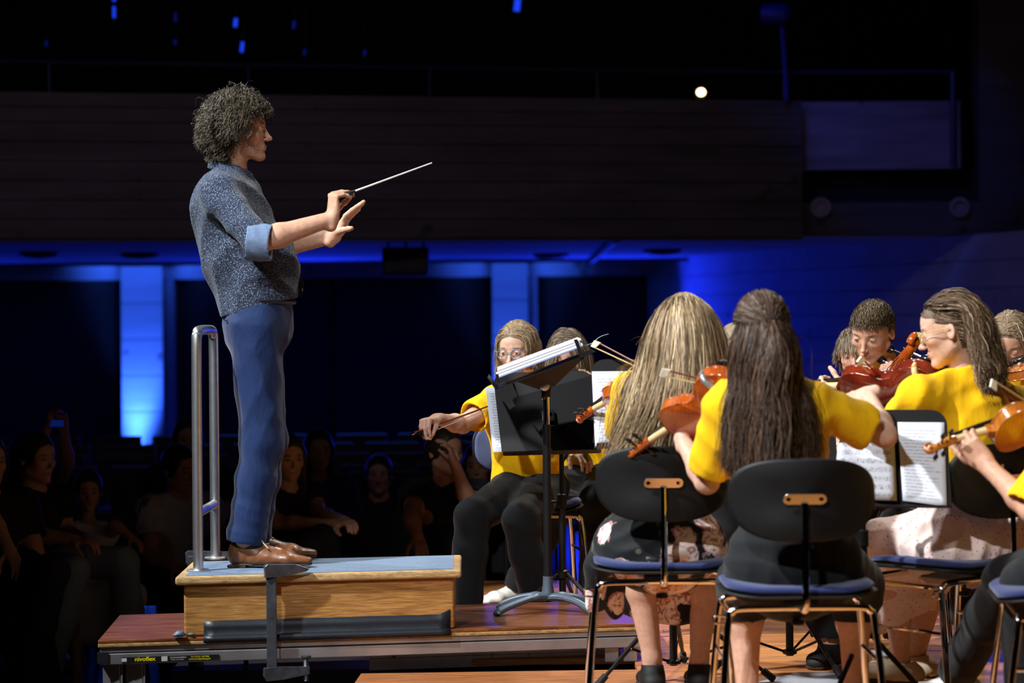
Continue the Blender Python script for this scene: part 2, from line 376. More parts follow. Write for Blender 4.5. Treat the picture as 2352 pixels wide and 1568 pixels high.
# ---------------------------------------------------------------- smooth solid engine: blended distance fields -> one continuous mesh
class Fld:
    def __init__(s): s.p = []; s.T = None
    def frame(s, R=None, o=None, sc=1.0):
        s.T = None if R is None else (np.array(R, float), np.array(o, float), float(sc)); return s
    def _add(s, fn, lo, hi, k, op):
        lo, hi = np.array(lo, float), np.array(hi, float)
        if s.T is not None:
            R, o, sc = s.T
            C = np.array([[(lo, hi)[i][0], (lo, hi)[j][1], (lo, hi)[l][2]] for i in (0, 1) for j in (0, 1) for l in (0, 1)])
            Wc = (C*sc)@R.T+o; g = fn
            def fn(x, y, z, g=g, R=R, o=o, sc=sc):
                dx, dy, dz = (x-o[0])/sc, (y-o[1])/sc, (z-o[2])/sc
                return sc*g(R[0, 0]*dx+R[1, 0]*dy+R[2, 0]*dz, R[0, 1]*dx+R[1, 1]*dy+R[2, 1]*dz, R[0, 2]*dx+R[1, 2]*dy+R[2, 2]*dz)
            lo, hi = Wc.min(0), Wc.max(0); k = k*sc
        s.p.append((fn, lo, hi, k, op)); return s
    def cap(s, a, b, ra, rb=None, k=.02, op='add'):
        a, b = np.array(a, float), np.array(b, float); rb = ra if rb is None else rb; ab = b-a; L = float(ab@ab)+1e-12
        def fn(x, y, z):
            t = np.clip(((x-a[0])*ab[0]+(y-a[1])*ab[1]+(z-a[2])*ab[2])/L, 0, 1)
            return np.sqrt((x-a[0]-ab[0]*t)**2+(y-a[1]-ab[1]*t)**2+(z-a[2]-ab[2]*t)**2)-(ra+(rb-ra)*t)
        m = max(ra, rb); return s._add(fn, np.minimum(a, b)-m, np.maximum(a, b)+m, k, op)
    def es(s, a, b, side, ra, rb, k=.03, op='add', ext=1.0):
        """tapered segment with elliptic section: ra/rb = (half width along side, half depth); ext = roundness of ends"""
        a, b = np.array(a, float), np.array(b, float); ab = b-a; L = np.linalg.norm(ab)+1e-9; w = ab/L
        u = np.array(side, float); u = nrm(u-w*(u@w)); v = np.cross(w, u)
        def fn(x, y, z):
            dx, dy, dz = x-a[0], y-a[1], z-a[2]
            h = dx*w[0]+dy*w[1]+dz*w[2]; t = np.clip(h/L, 0, 1); e = h-t*L
            A_ = ra[0]+(rb[0]-ra[0])*t; B_ = ra[1]+(rb[1]-ra[1])*t; mn = np.minimum(A_, B_)
            pu = dx*u[0]+dy*u[1]+dz*u[2]; pv = dx*v[0]+dy*v[1]+dz*v[2]
            q = np.sqrt((pu/A_)**2+(pv/B_)**2+(e/(mn*ext))**2); g = np.sqrt((pu/A_**2)**2+(pv/B_**2)**2+(e/(mn*ext)**2)**2)+1e-9
            return np.where(q < .25, (q-1)*mn, q*(q-1)/g)
        m = max(*ra, *rb); return s._add(fn, np.minimum(a, b)-m, np.maximum(a, b)+m, k, op)
    def ell(s, c, r, k=.02, op='add', R=None):
        c, r = np.array(c, float), np.array(r, float)
        if R is not None: R = np.array(R, float)
        def fn(x, y, z):
            dx, dy, dz = x-c[0], y-c[1], z-c[2]
            if R is not None: dx, dy, dz = (R[0, i]*dx+R[1, i]*dy+R[2, i]*dz for i in range(3))
            q = np.sqrt((dx/r[0])**2+(dy/r[1])**2+(dz/r[2])**2); g = np.sqrt((dx/r[0]**2)**2+(dy/r[1]**2)**2+(dz/r[2]**2)**2)+1e-9
            return np.where(q < .2, (q-1)*r.min(), q*(q-1)/g)
        m = r.max() if R is not None else r
        return s._add(fn, c-m, c+m, k, op)
    def box(s, c, h, R, rad=.01, k=.01, op='add'):
        c, h, R = np.array(c, float), np.array(h, float), np.array(R, float)
        def fn(x, y, z):
            dx, dy, dz = x-c[0], y-c[1], z-c[2]
            q = [np.abs(R[0, i]*dx+R[1, i]*dy+R[2, i]*dz)-h[i]+rad for i in range(3)]
            return np.sqrt(sum(np.maximum(a, 0)**2 for a in q))+np.minimum(np.maximum(np.maximum(q[0], q[1]), q[2]), 0)-rad
        m = float(np.linalg.norm(h)); return s._add(fn, c-m, c+m, k, op)
    def cut(s, p, n, k=.004):
        """remove everything on the +n side of plane through p, near p only when limited"""
        p, n = np.array(p, float), nrm(n)
        s.p.append((lambda x, y, z: -((x-p[0])*n[0]+(y-p[1])*n[1]+(z-p[2])*n[2]), None, None, k, 'sub')); return s
    def cutr(s, p, n, rad, k=.004):
        """flat cut on the +n side inside a ball of radius rad centred past p (for cuffs, hems)"""
        p, n = np.array(p, float), nrm(n); c = p+n*rad*.98
        def fn(x, y, z):
            return np.maximum(-((x-p[0])*n[0]+(y-p[1])*n[1]+(z-p[2])*n[2]), np.sqrt((x-c[0])**2+(y-c[1])**2+(z-c[2])**2)-rad)
        return s._add(fn, c-rad, c+rad, k, 'sub')
    def bounds(s, pad=.03):
        lo = np.min([q[1] for q in s.p if q[1] is not None and q[4] == 'add'], 0)-pad; hi = np.max([q[2] for q in s.p if q[2] is not None and q[4] == 'add'], 0)+pad
        return lo, hi
    def grid(s, h, lo=None, hi=None, margin=None, wr=None):
        if lo is None: lo, hi = s.bounds()
        lo = np.array(lo, float); n = np.maximum(np.ceil((np.array(hi)-lo)/h).astype(int)+1, 3)
        ax = [(lo[i]+h*np.arange(n[i])).astype(np.float32) for i in range(3)]
        d = np.full(n, 1.0, np.float32); mg = margin if margin is not None else 3*h
        wg = None; order = s.p if wr is None else [q for q in s.p if q[4] == 'add']+[None]+[q for q in s.p if q[4] == 'sub']
        for it in order:
            if it is None:
                idx = np.nonzero(np.abs(d) < .045); P = np.stack([ax[i][idx[i]] for i in range(3)], 1); wg = np.zeros(d.shape, np.float32); wg[idx] = wr(P); d -= wg; continue
            fn, l, u, k, op = it
            if l is None: i0, i1 = np.zeros(3, int), n
            else:
                m = mg+(k if op == 'add' else k)
                i0 = np.clip(np.floor((l-m-lo)/h).astype(int), 0, n); i1 = np.clip(np.ceil((u+m-lo)/h).astype(int)+1, 0, n)
            if np.any(i1 <= i0): continue
            sl = tuple(slice(a, b) for a, b in zip(i0, i1))
            v = fn(ax[0][sl[0]][:, None, None], ax[1][sl[1]][None, :, None], ax[2][sl[2]][None, None, :]).astype(np.float32)
            o = d[sl]
            if op == 'add':
                if k > 0:
                    e = np.maximum(k-np.abs(o-v), 0)/k; d[sl] = np.minimum(o, v)-e*e*k*.25
                else: d[sl] = np.minimum(o, v)
            else:
                if wg is not None and k == .002: v = v-wg[sl]
                v = -v
                if k > 0:
                    e = np.maximum(k-np.abs(o-v), 0)/k; d[sl] = np.maximum(o, v)+e*e*k*.25
                else: d[sl] = np.maximum(o, v)
        return d, lo, h
    def mesh(s, h, lo=None, hi=None, wr=None):
        d, lo, h = s.grid(h, lo, hi, wr=wr); return nets(d, lo, h)
def nets(d, lo, h):
    I = d < 0
    n = np.array(d.shape)
    c = np.zeros(n-1, np.int8)
    S = [(i, j, k) for i in (0, 1) for j in (0, 1) for k in (0, 1)]
    for i, j, k in S: c += I[i:n[0]-1+i, j:n[1]-1+j, k:n[2]-1+k]
    act = (c > 0) & (c < 8); idx = np.argwhere(act)
    if len(idx) == 0: return np.zeros((0, 3)), np.zeros((0, 4), int)
    vid = np.full(act.shape, -1, np.int64); vid[act] = np.arange(len(idx))
    cv = {q: d[idx[:, 0]+q[0], idx[:, 1]+q[1], idx[:, 2]+q[2]] for q in S}
    acc = np.zeros((len(idx), 3)); cnt = np.zeros(len(idx))
    for q in S:
        for ax in range(3):
            if q[ax] == 0:
                r = list(q); r[ax] = 1; a, b = cv[q], cv[tuple(r)]
                m = (a < 0) != (b < 0); t = np.where(m, a/np.where(m, a-b, 1), 0)
                for e in range(3): acc[:, e] += np.where(m, (t if e == ax else q[e]), 0)
                cnt += m
    V = lo+h*(idx+acc/cnt[:, None])
    Q = []
    for ax in range(3):
        a, b = (ax+1) % 3, (ax+2) % 3
        s0 = [slice(None)]*3; s1 = [slice(None)]*3; s0[ax] = slice(0, -1); s1[ax] = slice(1, None)
        x = I[tuple(s0)] != I[tuple(s1)]; w = np.argwhere(x)
        ok = (w[:, a] > 0) & (w[:, b] > 0) & (w[:, a] < n[a]-1) & (w[:, b] < n[b]-1); w = w[ok]
        fl = I[tuple(s0)][w[:, 0], w[:, 1], w[:, 2]]
        def g(da, db):
            z = w.copy(); z[:, a] += da; z[:, b] += db; return vid[z[:, 0], z[:, 1], z[:, 2]]
        q = np.stack([g(-1, -1), g(0, -1), g(0, 0), g(-1, 0)], 1); q[~fl] = q[~fl][:, ::-1]; Q.append(q)
    return V, np.concatenate(Q)
def relax(V, Q, it=1, f=.5):
    for _ in range(it):
        acc = np.zeros_like(V); cnt = np.zeros(len(V))
        for i in range(4):
            a, b = Q[:, i], Q[:, (i+1) % 4]
            for e in range(3): acc[:, e] += np.bincount(a, V[b, e], len(V))
            cnt += np.bincount(a, minlength=len(V))
        V = V+(acc/np.maximum(cnt, 1)[:, None]-V)*f*(cnt > 0)[:, None]
    return V
def merge_meshes(L):
    V, Q, b = [], [], 0
    for v, q in L: V.append(v); Q.append(q+b); b += len(v)
    return np.concatenate(V), np.concatenate(Q)
def wrinkle(amp, fr=30, dirs=((.3, .2, 1), (1, .1, .4), (-.6, .4, .8)), seed=0, where=None):
    r = np.random.default_rng(seed); ph = r.uniform(0, 6.28, 12)
    def f(P):
        o = np.zeros(len(P))
        for i, dd in enumerate(dirs):
            dd = nrm(dd); a = P@dd; b = P@nrm(np.cross(dd, (.3, 1, .2))); c_ = P@nrm(np.cross(dd, (1, -.3, .5)))
            w_ = np.sin(a*fr*(1+.25*i)+2.2*np.sin(b*fr*.35+ph[i])+1.8*np.sin(c_*fr*.45+ph[i+4])+ph[i+8])
            env = .5+.5*np.sin(b*fr*.22+c_*fr*.3+ph[i+3]*2)
            o += (1-np.abs(w_)*1.7)*env
        o = o/len(dirs)*amp
        if where is not None: o = o*where(P)
        return o
    return f
# ---------------------------------------------------------------- people
def basis(f, up=(0, 0, 1)):
    f = nrm(f); s = nrm(np.cross(up, f)); u = np.cross(f, s); return np.stack([f, s, u], 1)      # columns forward, left side, up
def head_prims(S, R, o, sc, male=False, closed=False, young=False, far=False):
    S.frame(R, o, sc)
    S.ell((-.014, 0, .024), (.096, .075, .090), 0)
    S.ell((.036, 0, .030), (.052, .058, .062), .02)
    S.ell((.036, 0, -.034), (.050, .055, .066), .03)
    jw = .050 if male else .045
    for y in (-1, 1):
        S.cap((-.002, y*jw, -.058), (.062, y*.014, -.098), .017, .013, .028)
        S.ell((.056, y*.040, -.022), (.022, .020, .017), .018)
        S.cap((.079, y*.010, .019), (.068, y*.040, .021), .008, .007, .012)
    S.ell((.072, 0, -.101), (.017, .019 if male else .016, .014), .016)
    S.ell((.072, 0, -.066), (.018, .024, .018), .015)
    if not far:
        for y in (-1, 1): S.ell((.096, y*.031, .001), (.017, .018, .011), .012, 'sub')
    S.cap((.083, 0, .006), (.103, 0, -.030), .0075, .0085, .008)
    S.ell((.107, 0, -.035), (.0105, .0095, .0085), .006)
    for y in (-1, 1): S.ell((.097, y*.0105, -.038), (.009, .0068, .0065), .004)
    if not far:
        S.ell((.087, 0, -.0625), (.0085, .022, .0048), .004); S.ell((.085, 0, -.0715), (.0088, .019, .0055), .004)
        S.cap((.096, -.02, -.067), (.096, .02, -.067), .0016, .0016, .003, 'sub')
        for y in (-1, 1):
            S.ell((.0745, y*.031, 0), (.0138, .0150, .0125), .003)
            if not closed: S.ell((.0895, y*.0312, -.0018), (.0105, .0108, .0034), .0012, 'sub')
    for y in (-1, 1):
        S.ell((-.010, y*.077, -.006), (.017, .006, .030), .006, R=basis((1, -y*.35, 0), (0, -y*.2, 1)))
        if not far: S.ell((-.006, y*.086, -.004), (.010, .006, .018), .003, 'sub')
    S.frame()
def hand_prims(S, w, d, n, th, sc=1.0, curl=(.4, .5, .35), spread=.08, thumb=(.9, .5, .4), curls=None, far=False):
    """w wrist, d palm direction, n back-of-hand normal, th towards the thumb side"""
    d = nrm(d); n = nrm(n-d*(n@d)); t = nrm(th-d*(th@d)-n*(th@n)); R = np.stack([d, t, n], 1)
    S.frame(R, w, sc)
    S.es((-.03, 0, 0), (.015, 0, .0), (0, 1, 0), (.026, .019), (.028, .017), .015)
    S.es((.010, 0, 0), (.078, .000, .001), (0, 1, 0), (.028, .0155), (.037, .0125), .012)
    S.ell((.035, .022, -.008), (.030, .014, .013), .012)
    S.ell((.035, -.022, -.007), (.030, .012, .012), .012)
    tips = []
    for i, (rx, ry, L, r0) in enumerate(((.086, .028, .075, .0090), (.090, .0095, .083, .0093), (.086, -.009, .077, .0088), (.078, -.0265, .060, .0078))):
        c = curls[i] if curls else curl; a = (ry/.028)*spread; p = A(rx, ry, .002); ang = 0
        for j, (fr, cr) in enumerate(zip((.46, .30, .24), c)):
            ang += cr; dr = A(math.cos(ang)*math.cos(a), math.sin(a)*math.cos(ang), -math.sin(ang)); q = p+dr*L*fr
            ra = r0*(1-.09*j); S.cap(p, q, ra, ra*.93, .0035 if j == 0 else .004)
            p = q
        tips.append(p)
    a1, a2, a3 = thumb; p = A(.018, .022, -.006)
    side = math.cos(a2)
    for L, rr, bend in ((.044, .0125, 0), (.034, .0105, a3), (.027, .0095, a3*1.6)):
        ang = a1-bend
        dr = nrm(A(math.cos(ang), math.sin(ang)*side, -math.sin(a2)*.9-.25*bend)); q = p+dr*L; S.cap(p, q, rr, rr*.9, .008); p = q
    tips.append(p)
    S.frame()
    return [w+(R@q)*sc for q in tips]
DIM = dict(f=dict(hipw=.160, hipd=.105, ww=.122, wd=.090, cw=.140, cd=.098, neck=.046, ua=(.043, .036), fa=(.035, .023), th=(.078, .055), ca=(.052, .032), hs=.96, hand=.92),
           m=dict(hipw=.155, hipd=.105, ww=.135, wd=.100, cw=.160, cd=.112, neck=.056, ua=(.050, .041), fa=(.041, .027), th=(.080, .058), ca=(.056, .036), hs=1.02, hand=1.0),
           k=dict(hipw=.115, hipd=.080, ww=.095, wd=.070, cw=.105, cd=.072, neck=.034, ua=(.032, .026), fa=(.026, .018), th=(.056, .042), ca=(.038, .025), hs=.84, hand=.7))
def torso_prims(S, J, D, g=0, top=True, k=.05):
    sh = J['sl']-J['sr']; sp = J['hl']-J['hr']; P, C, N = J['pel'], J['chest'], J['neck']; wst = J.get('waist', P*.58+C*.42)
    S.es(P, wst, sp, (D['hipw']+g, D['hipd']+g), (D['ww']+g, D['wd']+g), 0 if not S.p else k)
    S.es(wst, C, sh, (D['ww']+g, D['wd']+g), (D['cw']+g, D['cd']+g), k)
    if top:
        T = N*.42+C*.58
        S.es(C, T, sh, (D['cw']+g, D['cd']+g), (D['cw']*.84+g, D['cd']*.80+g), k, ext=.55)
        for q in ('sl', 'sr'):
            S.cap(T, J[q], D['ua'][0]*1.15+g, D['ua'][0]*1.06+g, k)
            S.cap(N-nrm(N-C)*.012, N*.35+J[q]*.65+A(0, 0, .004), D['neck']*.78+g*.7, D['ua'][0]*.86+g*.8, .035)
def person(name_label, J, D='f', skin=(.55, .30, .20), male=False, closed=False, h=.0065, hh=.0028, head=True, hands=None, hair_cap=None, gender_far=False, stubble=False, gaze=None, no_legs=False, legs_skin=True, lips=(.45, .14, .12), root=None):
    """J: joint dict in world space. returns root Empty, body object, Fld of the body"""
    D = DIM[D] if isinstance(D, str) else D
    base = J.get('base', (J['pel'][0], J['pel'][1], 0.0))
    rt = root or thing('person', name_label, 'person', base)
    S = Fld()
    torso_prims(S, J, D)
    if 'kl' in J and not no_legs:
        for q in 'lr':
            S.cap(J['h'+q], J['k'+q], *D['th'], .05)
            mid = J['k'+q]*.68+J['a'+q]*.32
            S.cap(J['k'+q], mid, D['th'][1]*.92, D['ca'][0], .03); S.cap(mid, J['a'+q], D['ca'][0], D['ca'][1], .03)
            back = nrm(np.cross(J['k'+q]-J['a'+q], J['hl']-J['hr']))
            S.ell(mid+.0*back, (D['ca'][0]*.9,)*3, .03)
            td = J.get('t'+q)
            if td is not None: S.cap(J['a'+q], J['a'+q]+A(0, 0, -.045), D['ca'][1]*.95, .03, .02); S.cap(J['a'+q]+A(0, 0, -.05), J['a'+q]+nrm(td)*.12+A(0, 0, -.062), .032, .022, .02)
    for q in 'lr':
        if 'e'+q in J:
            S.cap(J['s'+q], J['e'+q], *D['ua'], .03)
            m = J['e'+q]*.72+J['w'+q]*.28
            S.cap(J['e'+q], m, D['fa'][0]*.96, D['fa'][0]*1.05, .02); S.cap(m, J['w'+q], D['fa'][0]*1.02, D['fa'][1], .02)
    hc, hf, hu = J['head'], J['hf'], J.get('hu', (0, 0, 1)); R = basis(hf, hu); hs = D['hs']*J.get('hsc', 1)
    S.cap(J['neck'], hc+R@A(-.022, 0, -.05)*hs, D['neck']*1.08, D['neck']*.98, .035)
    fine = []
    nb = len(S.p)
    if head:
        head_prims(S, R, hc, hs, male, closed, far=h > .009); fine.append((hc+R@A(0, 0, -.005)*hs, .128*hs))
    tips = {}
    for q in 'lr':
        if 'w'+q in J:
            Hq = (hands or {}).get(q)
            fd = nrm(J['w'+q]-J['e'+q])
            if Hq is None: Hq = dict(d=fd, n=A(0, 0, 1), th=np.cross(fd, A(0, 0, 1)))
            Hq = dict(Hq); dd, nn, tt = nrm(Hq.pop('d')), np.array(Hq.pop('n'), float), np.array(Hq.pop('th'), float)
            tips[q] = hand_prims(S, J['w'+q], dd, nn, tt, D['hand']*Hq.pop('sc', 1), **Hq)
            fine.append((J['w'+q]+dd*.085*D['hand'], .125*D['hand']))
    lo, hi = S.bounds()
    V, Q = S.mesh(h, lo, hi)
    parts = []
    if hh < h:
        keep = np.ones(len(Q), bool); cen = V[Q].mean(1)
        done = []
        for c, r in fine:
            inb = np.all(np.abs(cen-c) < r, 1); keep &= ~inb
            if not any(np.all(np.abs(c-c2) < (r+r2)*.5) for c2, r2 in done):
                pass
            v2, q2 = S.mesh(hh, c-r-2*hh, c+r+2*hh)
            cc = v2[q2].mean(1); kk = np.all(np.abs(cc-c) < r+.6*h, 1)
            for c2, r2 in done: kk &= ~np.all(np.abs(cc-c2) < r2, 1)
            parts.append((v2, q2[kk])); done.append((c, r))
        V, Q = merge_meshes([(V, Q[keep])]+parts)
        used = np.unique(Q); mp = np.full(len(V), -1); mp[used] = np.arange(len(used)); V = V[used]; Q = mp[Q]
    # colour by region
    col = np.tile(np.array(skin, float), (len(V), 1))
    if head:
        L = ((V-hc)@R)/hs; near = np.linalg.norm(L, axis=1) < .16
        def blob(c, r): return np.clip(1.35-np.sqrt((((L-np.array(c))/np.array(r))**2).sum(1))*1.0, 0, 1)*near
        def mixc(w_, c_): col[:] = col*(1-w_[:, None])+np.array(c_)*w_[:, None]
        for y in (-1, 1): mixc(blob((.07, y*.042, -.03), (.03, .024, .02))*.30, np.array(skin)*A(1.10, .72, .68))
        mixc(blob((.108, 0, -.036), (.012, .014, .012))*.3, np.array(skin)*A(1.05, .7, .65))
        if stubble:
            w_ = np.clip((-.045-L[:, 2])/.02, 0, 1)*np.clip((L[:, 0]-.0)/.03, 0, 1)*near*(L[:, 2] > -.125); mixc(w_*.35, np.array(skin)*A(.55, .55, .6))
        if h < .009:
            mixc(np.clip(blob((.09, 0, -.0625), (.014, .021, .0045))*1.3, 0, 1)*.85, lips); mixc(np.clip(blob((.088, 0, -.0715), (.014, .019, .0055))*1.3, 0, 1)*.85, lips)
            if hair_cap is not None:
                for y in (-1, 1): mixc(np.clip(blob((.083, y*.031, .0215), (.02, .019, .0036))*1.4, 0, 1)*.8, np.array(hair_cap)*.8)
                for y in (-1, 1): mixc(np.clip(blob((.087, y*.031, .0045), (.012, .016, .0018))*1.2, 0, 1)*.7, np.array(hair_cap)*.5)
        if h >= .009:
            for y in (-1, 1): mixc(np.clip(blob((.083, y*.031, .0215), (.02, .019, .006))*1.4, 0, 1)*.8, np.array(skin)*.12); mixc(np.clip(blob((.083, y*.031, .0), (.02, .016, .007))*1.5, 0, 1)*.85, np.array(skin)*.10)
            mixc(np.clip(blob((.088, 0, -.067), (.02, .022, .008))*1.3, 0, 1)*.6, np.array(skin)*.35)
        if hair_cap is not None:
            line = .062-.25*np.abs(L[:, 1])-.0*L[:, 0]
            w_ = ((L[:, 2]-line > (L[:, 0]-.02)*.15) & (L[:, 0] > .015) | (L[:, 0] <= .015) & (L[:, 2] > np.where(L[:, 0] > -.03, .028-.0*L[:, 0], -.075)) & ((np.abs(L[:, 1]) < .078))) & near & ~((np.abs(L[:, 1]) > .0745) & (L[:, 2] < .03) & (L[:, 0] > -.04))
            mixc(w_.astype(float), hair_cap)
    V = relax(V, Q, 1, .35)
    body = mesh_from('body', V, Q, skin_m if h < .009 else skin_far, rt, True, col)
    if head and h < .009 and not closed:
        g = nrm(gaze) if gaze is not None else R[:, 0]
        for y in (-1, 1):
            c = hc+R@A(.0742, y*.031, -.0005)*hs; r = .0125*hs; m = MB().ball((0, 0, 0), 1, 24); v = np.array(m.v)
            dt = v@g; cc = np.tile(A(.50, .46, .44), (len(v), 1)); cc[dt > .80] = (.16, .13, .09); cc[dt > .965] = (.01, .01, .01)
            mesh_from('eye', v*r+c, m.f, eye_m, rt, True, cc)
    return rt, S, R, hs, tips
def sleeve(S, a, b, t, ra, rb, k=.03, hollow=True):
    e = a+(b-a)*t; ax = nrm(b-a)
    S.cap(a, e+ax*.0, ra, rb, k); S.cutr(e, ax, max(ra, rb)*1.6, .003)
    if hollow: S.cap(e-ax*.03, e+ax*.03, rb-.014, rb-.012, .002, 'sub')
def shirt(rt, J, D, mat, g=.012, tl=.62, tr=.62, ease=.018, h=.007, amp=.006, hem=None, name='shirt', seed=1, neckcut=.0, extra=None, collar=True, fr=30, wide=1.0):
    D = DIM[D] if isinstance(D, str) else D
    S = Fld(); torso_prims(S, J, D, g, True, .045)
    sh = J['sl']-J['sr']
    if extra: extra(S)
    for q, t in (('l', tl), ('r', tr)):
        if t: sleeve(S, J['s'+q], J['e'+q], t, D['ua'][0]+g+ease*.4, D['ua'][1]+g+ease*wide, .035)
    up = nrm(J['neck']-J['chest']); npos = J['neck']+up*.012+nrm(J['head']-J['neck'])*.0
    ndir = nrm(J['head']-J['neck']+up*.1)
    if collar: S.cap(J['neck']-ndir*.02, J['neck']+ndir*.022, D['neck']+.022, D['neck']+.016, .03); S.cutr(J['neck']+ndir*.024, ndir, .12, .003)
    S.cap(J['neck']+ndir*.0, J['neck']+ndir*.10, D['neck']+.007, D['neck']+.01, .002, 'sub')
    hp = hem if hem is not None else J['pel']-nrm(J['chest']-J['pel'])*.0
    S.cutr(hp, -(nrm(J['chest']-J['pel'])), .34, .004)
    V, Q = S.mesh(h, wr=wrinkle(amp, fr, seed=seed))
    V = relax(V, Q, 1, .3)
    return mesh_from(name, V, Q, mat, rt), S
def trousers(rt, J, D, mat, g=.014, end=.9, h=.008, amp=.007, waist=None, flare=.012, name='trousers', seed=3, fr=26, dirs=((.3, .2, 1), (1, .1, .6), (-.6, .4, .9))):
    D = DIM[D] if isinstance(D, str) else D
    S = Fld(); sp = J['hl']-J['hr']; P = J['pel']; up = nrm(J['chest']-P)
    w = waist if waist is not None else P+up*.09
    S.es(P-up*.02, w, sp, (D['hipw']+g, D['hipd']+g+.006), (D['ww']+g*.8, D['wd']+g*.8), 0)
    for q in 'lr':
        a, k_, an = J['h'+q], J['k'+q], J['a'+q]; e = k_+(an-k_)*end
        S.cap(a, k_, D['th'][0]+g, D['th'][1]+g+.004, .045)
        m = k_*.6+e*.4
        S.cap(k_, m, D['th'][1]+g, D['ca'][0]+g+.004, .03); S.cap(m, e+nrm(an-k_)*.0, D['ca'][0]+g, D['ca'][1]+g+flare, .03)
        ax = nrm(an-k_); S.cutr(e, ax, .12, .003); S.cap(e-ax*.04, e+ax*.03, D['ca'][1]+g+flare-.015, D['ca'][1]+g+flare-.013, .002, 'sub')
    S.cutr(w, up, .25, .004)
    V, Q = S.mesh(h, wr=wrinkle(amp, fr, dirs, seed=seed))
    V = relax(V, Q, 1, .3)
    return mesh_from(name, V, Q, mat, rt), S
def low_shoe(rt, ankle, td, mat, L=.26, w=.042, hgt=.07, name='shoe', sole=None, fine=.005, heel=0, floor=None):
    """shoe under an ankle joint: sole on z=floor"""
    td = nrm(A(td[0], td[1], 0)); s = A(-td[1], td[0], 0); z = A(0, 0, 1)
    fz = ankle[2]-.085 if floor is None else floor; o = A(ankle[0], ankle[1], fz)-td*L*.22
    S = Fld(); b = heel
    S.es(o+z*(.030+b), o+td*L*.28+z*(.030+b*.6), s, (w*.86, .030), (w*.92, .030), 0)
    S.es(o+td*L*.28+z*(.030+b*.6), o+td*L*.66+z*.028, s, (w*.90, .030), (w*1.12, .027), .02)
    S.es(o+td*L*.66+z*.026, o+td*L*.86+z*.022, s, (w*1.1, .026), (w*.82, .020), .02)
    S.cap(o+td*L*.08+z*.04, ankle*1.0+(z*(fz+hgt+.01-ankle[2])), .034, .038, .03)
    S.cap(o+td*L*.18+z*.05, o+td*L*.45+z*.038, .030, .026, .03)
    S.cut(A(0, 0, fz+.004), -z, .003); S.cutr(A(ankle[0], ankle[1], fz+hgt), z, .12, .003)
    S.cap(A(ankle[0], ankle[1], fz+hgt-.025), A(ankle[0], ankle[1], fz+hgt+.03), .030, .031, .002, 'sub')
    V, Q = S.mesh(fine); sh = mesh_from(name, V, Q, mat, rt)
    S2 = Fld(); S2.es(o+z*.008, o+td*L*.3+z*.008, s, (w*.92, .012), (w*.86, .012), 0); S2.es(o+td*L*.3+z*.008, o+td*L*.66+z*.008, s, (w*.86, .012), (w*1.16, .012), .01)
    S2.es(o+td*L*.66+z*.008, o+td*L*.87+z*.008, s, (w*1.16, .012), (w*.84, .012), .01)
    S2.cut(A(0, 0, fz+.0005), -z, .001); S2.cut(A(0, 0, fz+.014), z, .001)
    V, Q = S2.mesh(fine*.8); mesh_from('sole', V, Q, sole or sole_m, sh)
    return sh
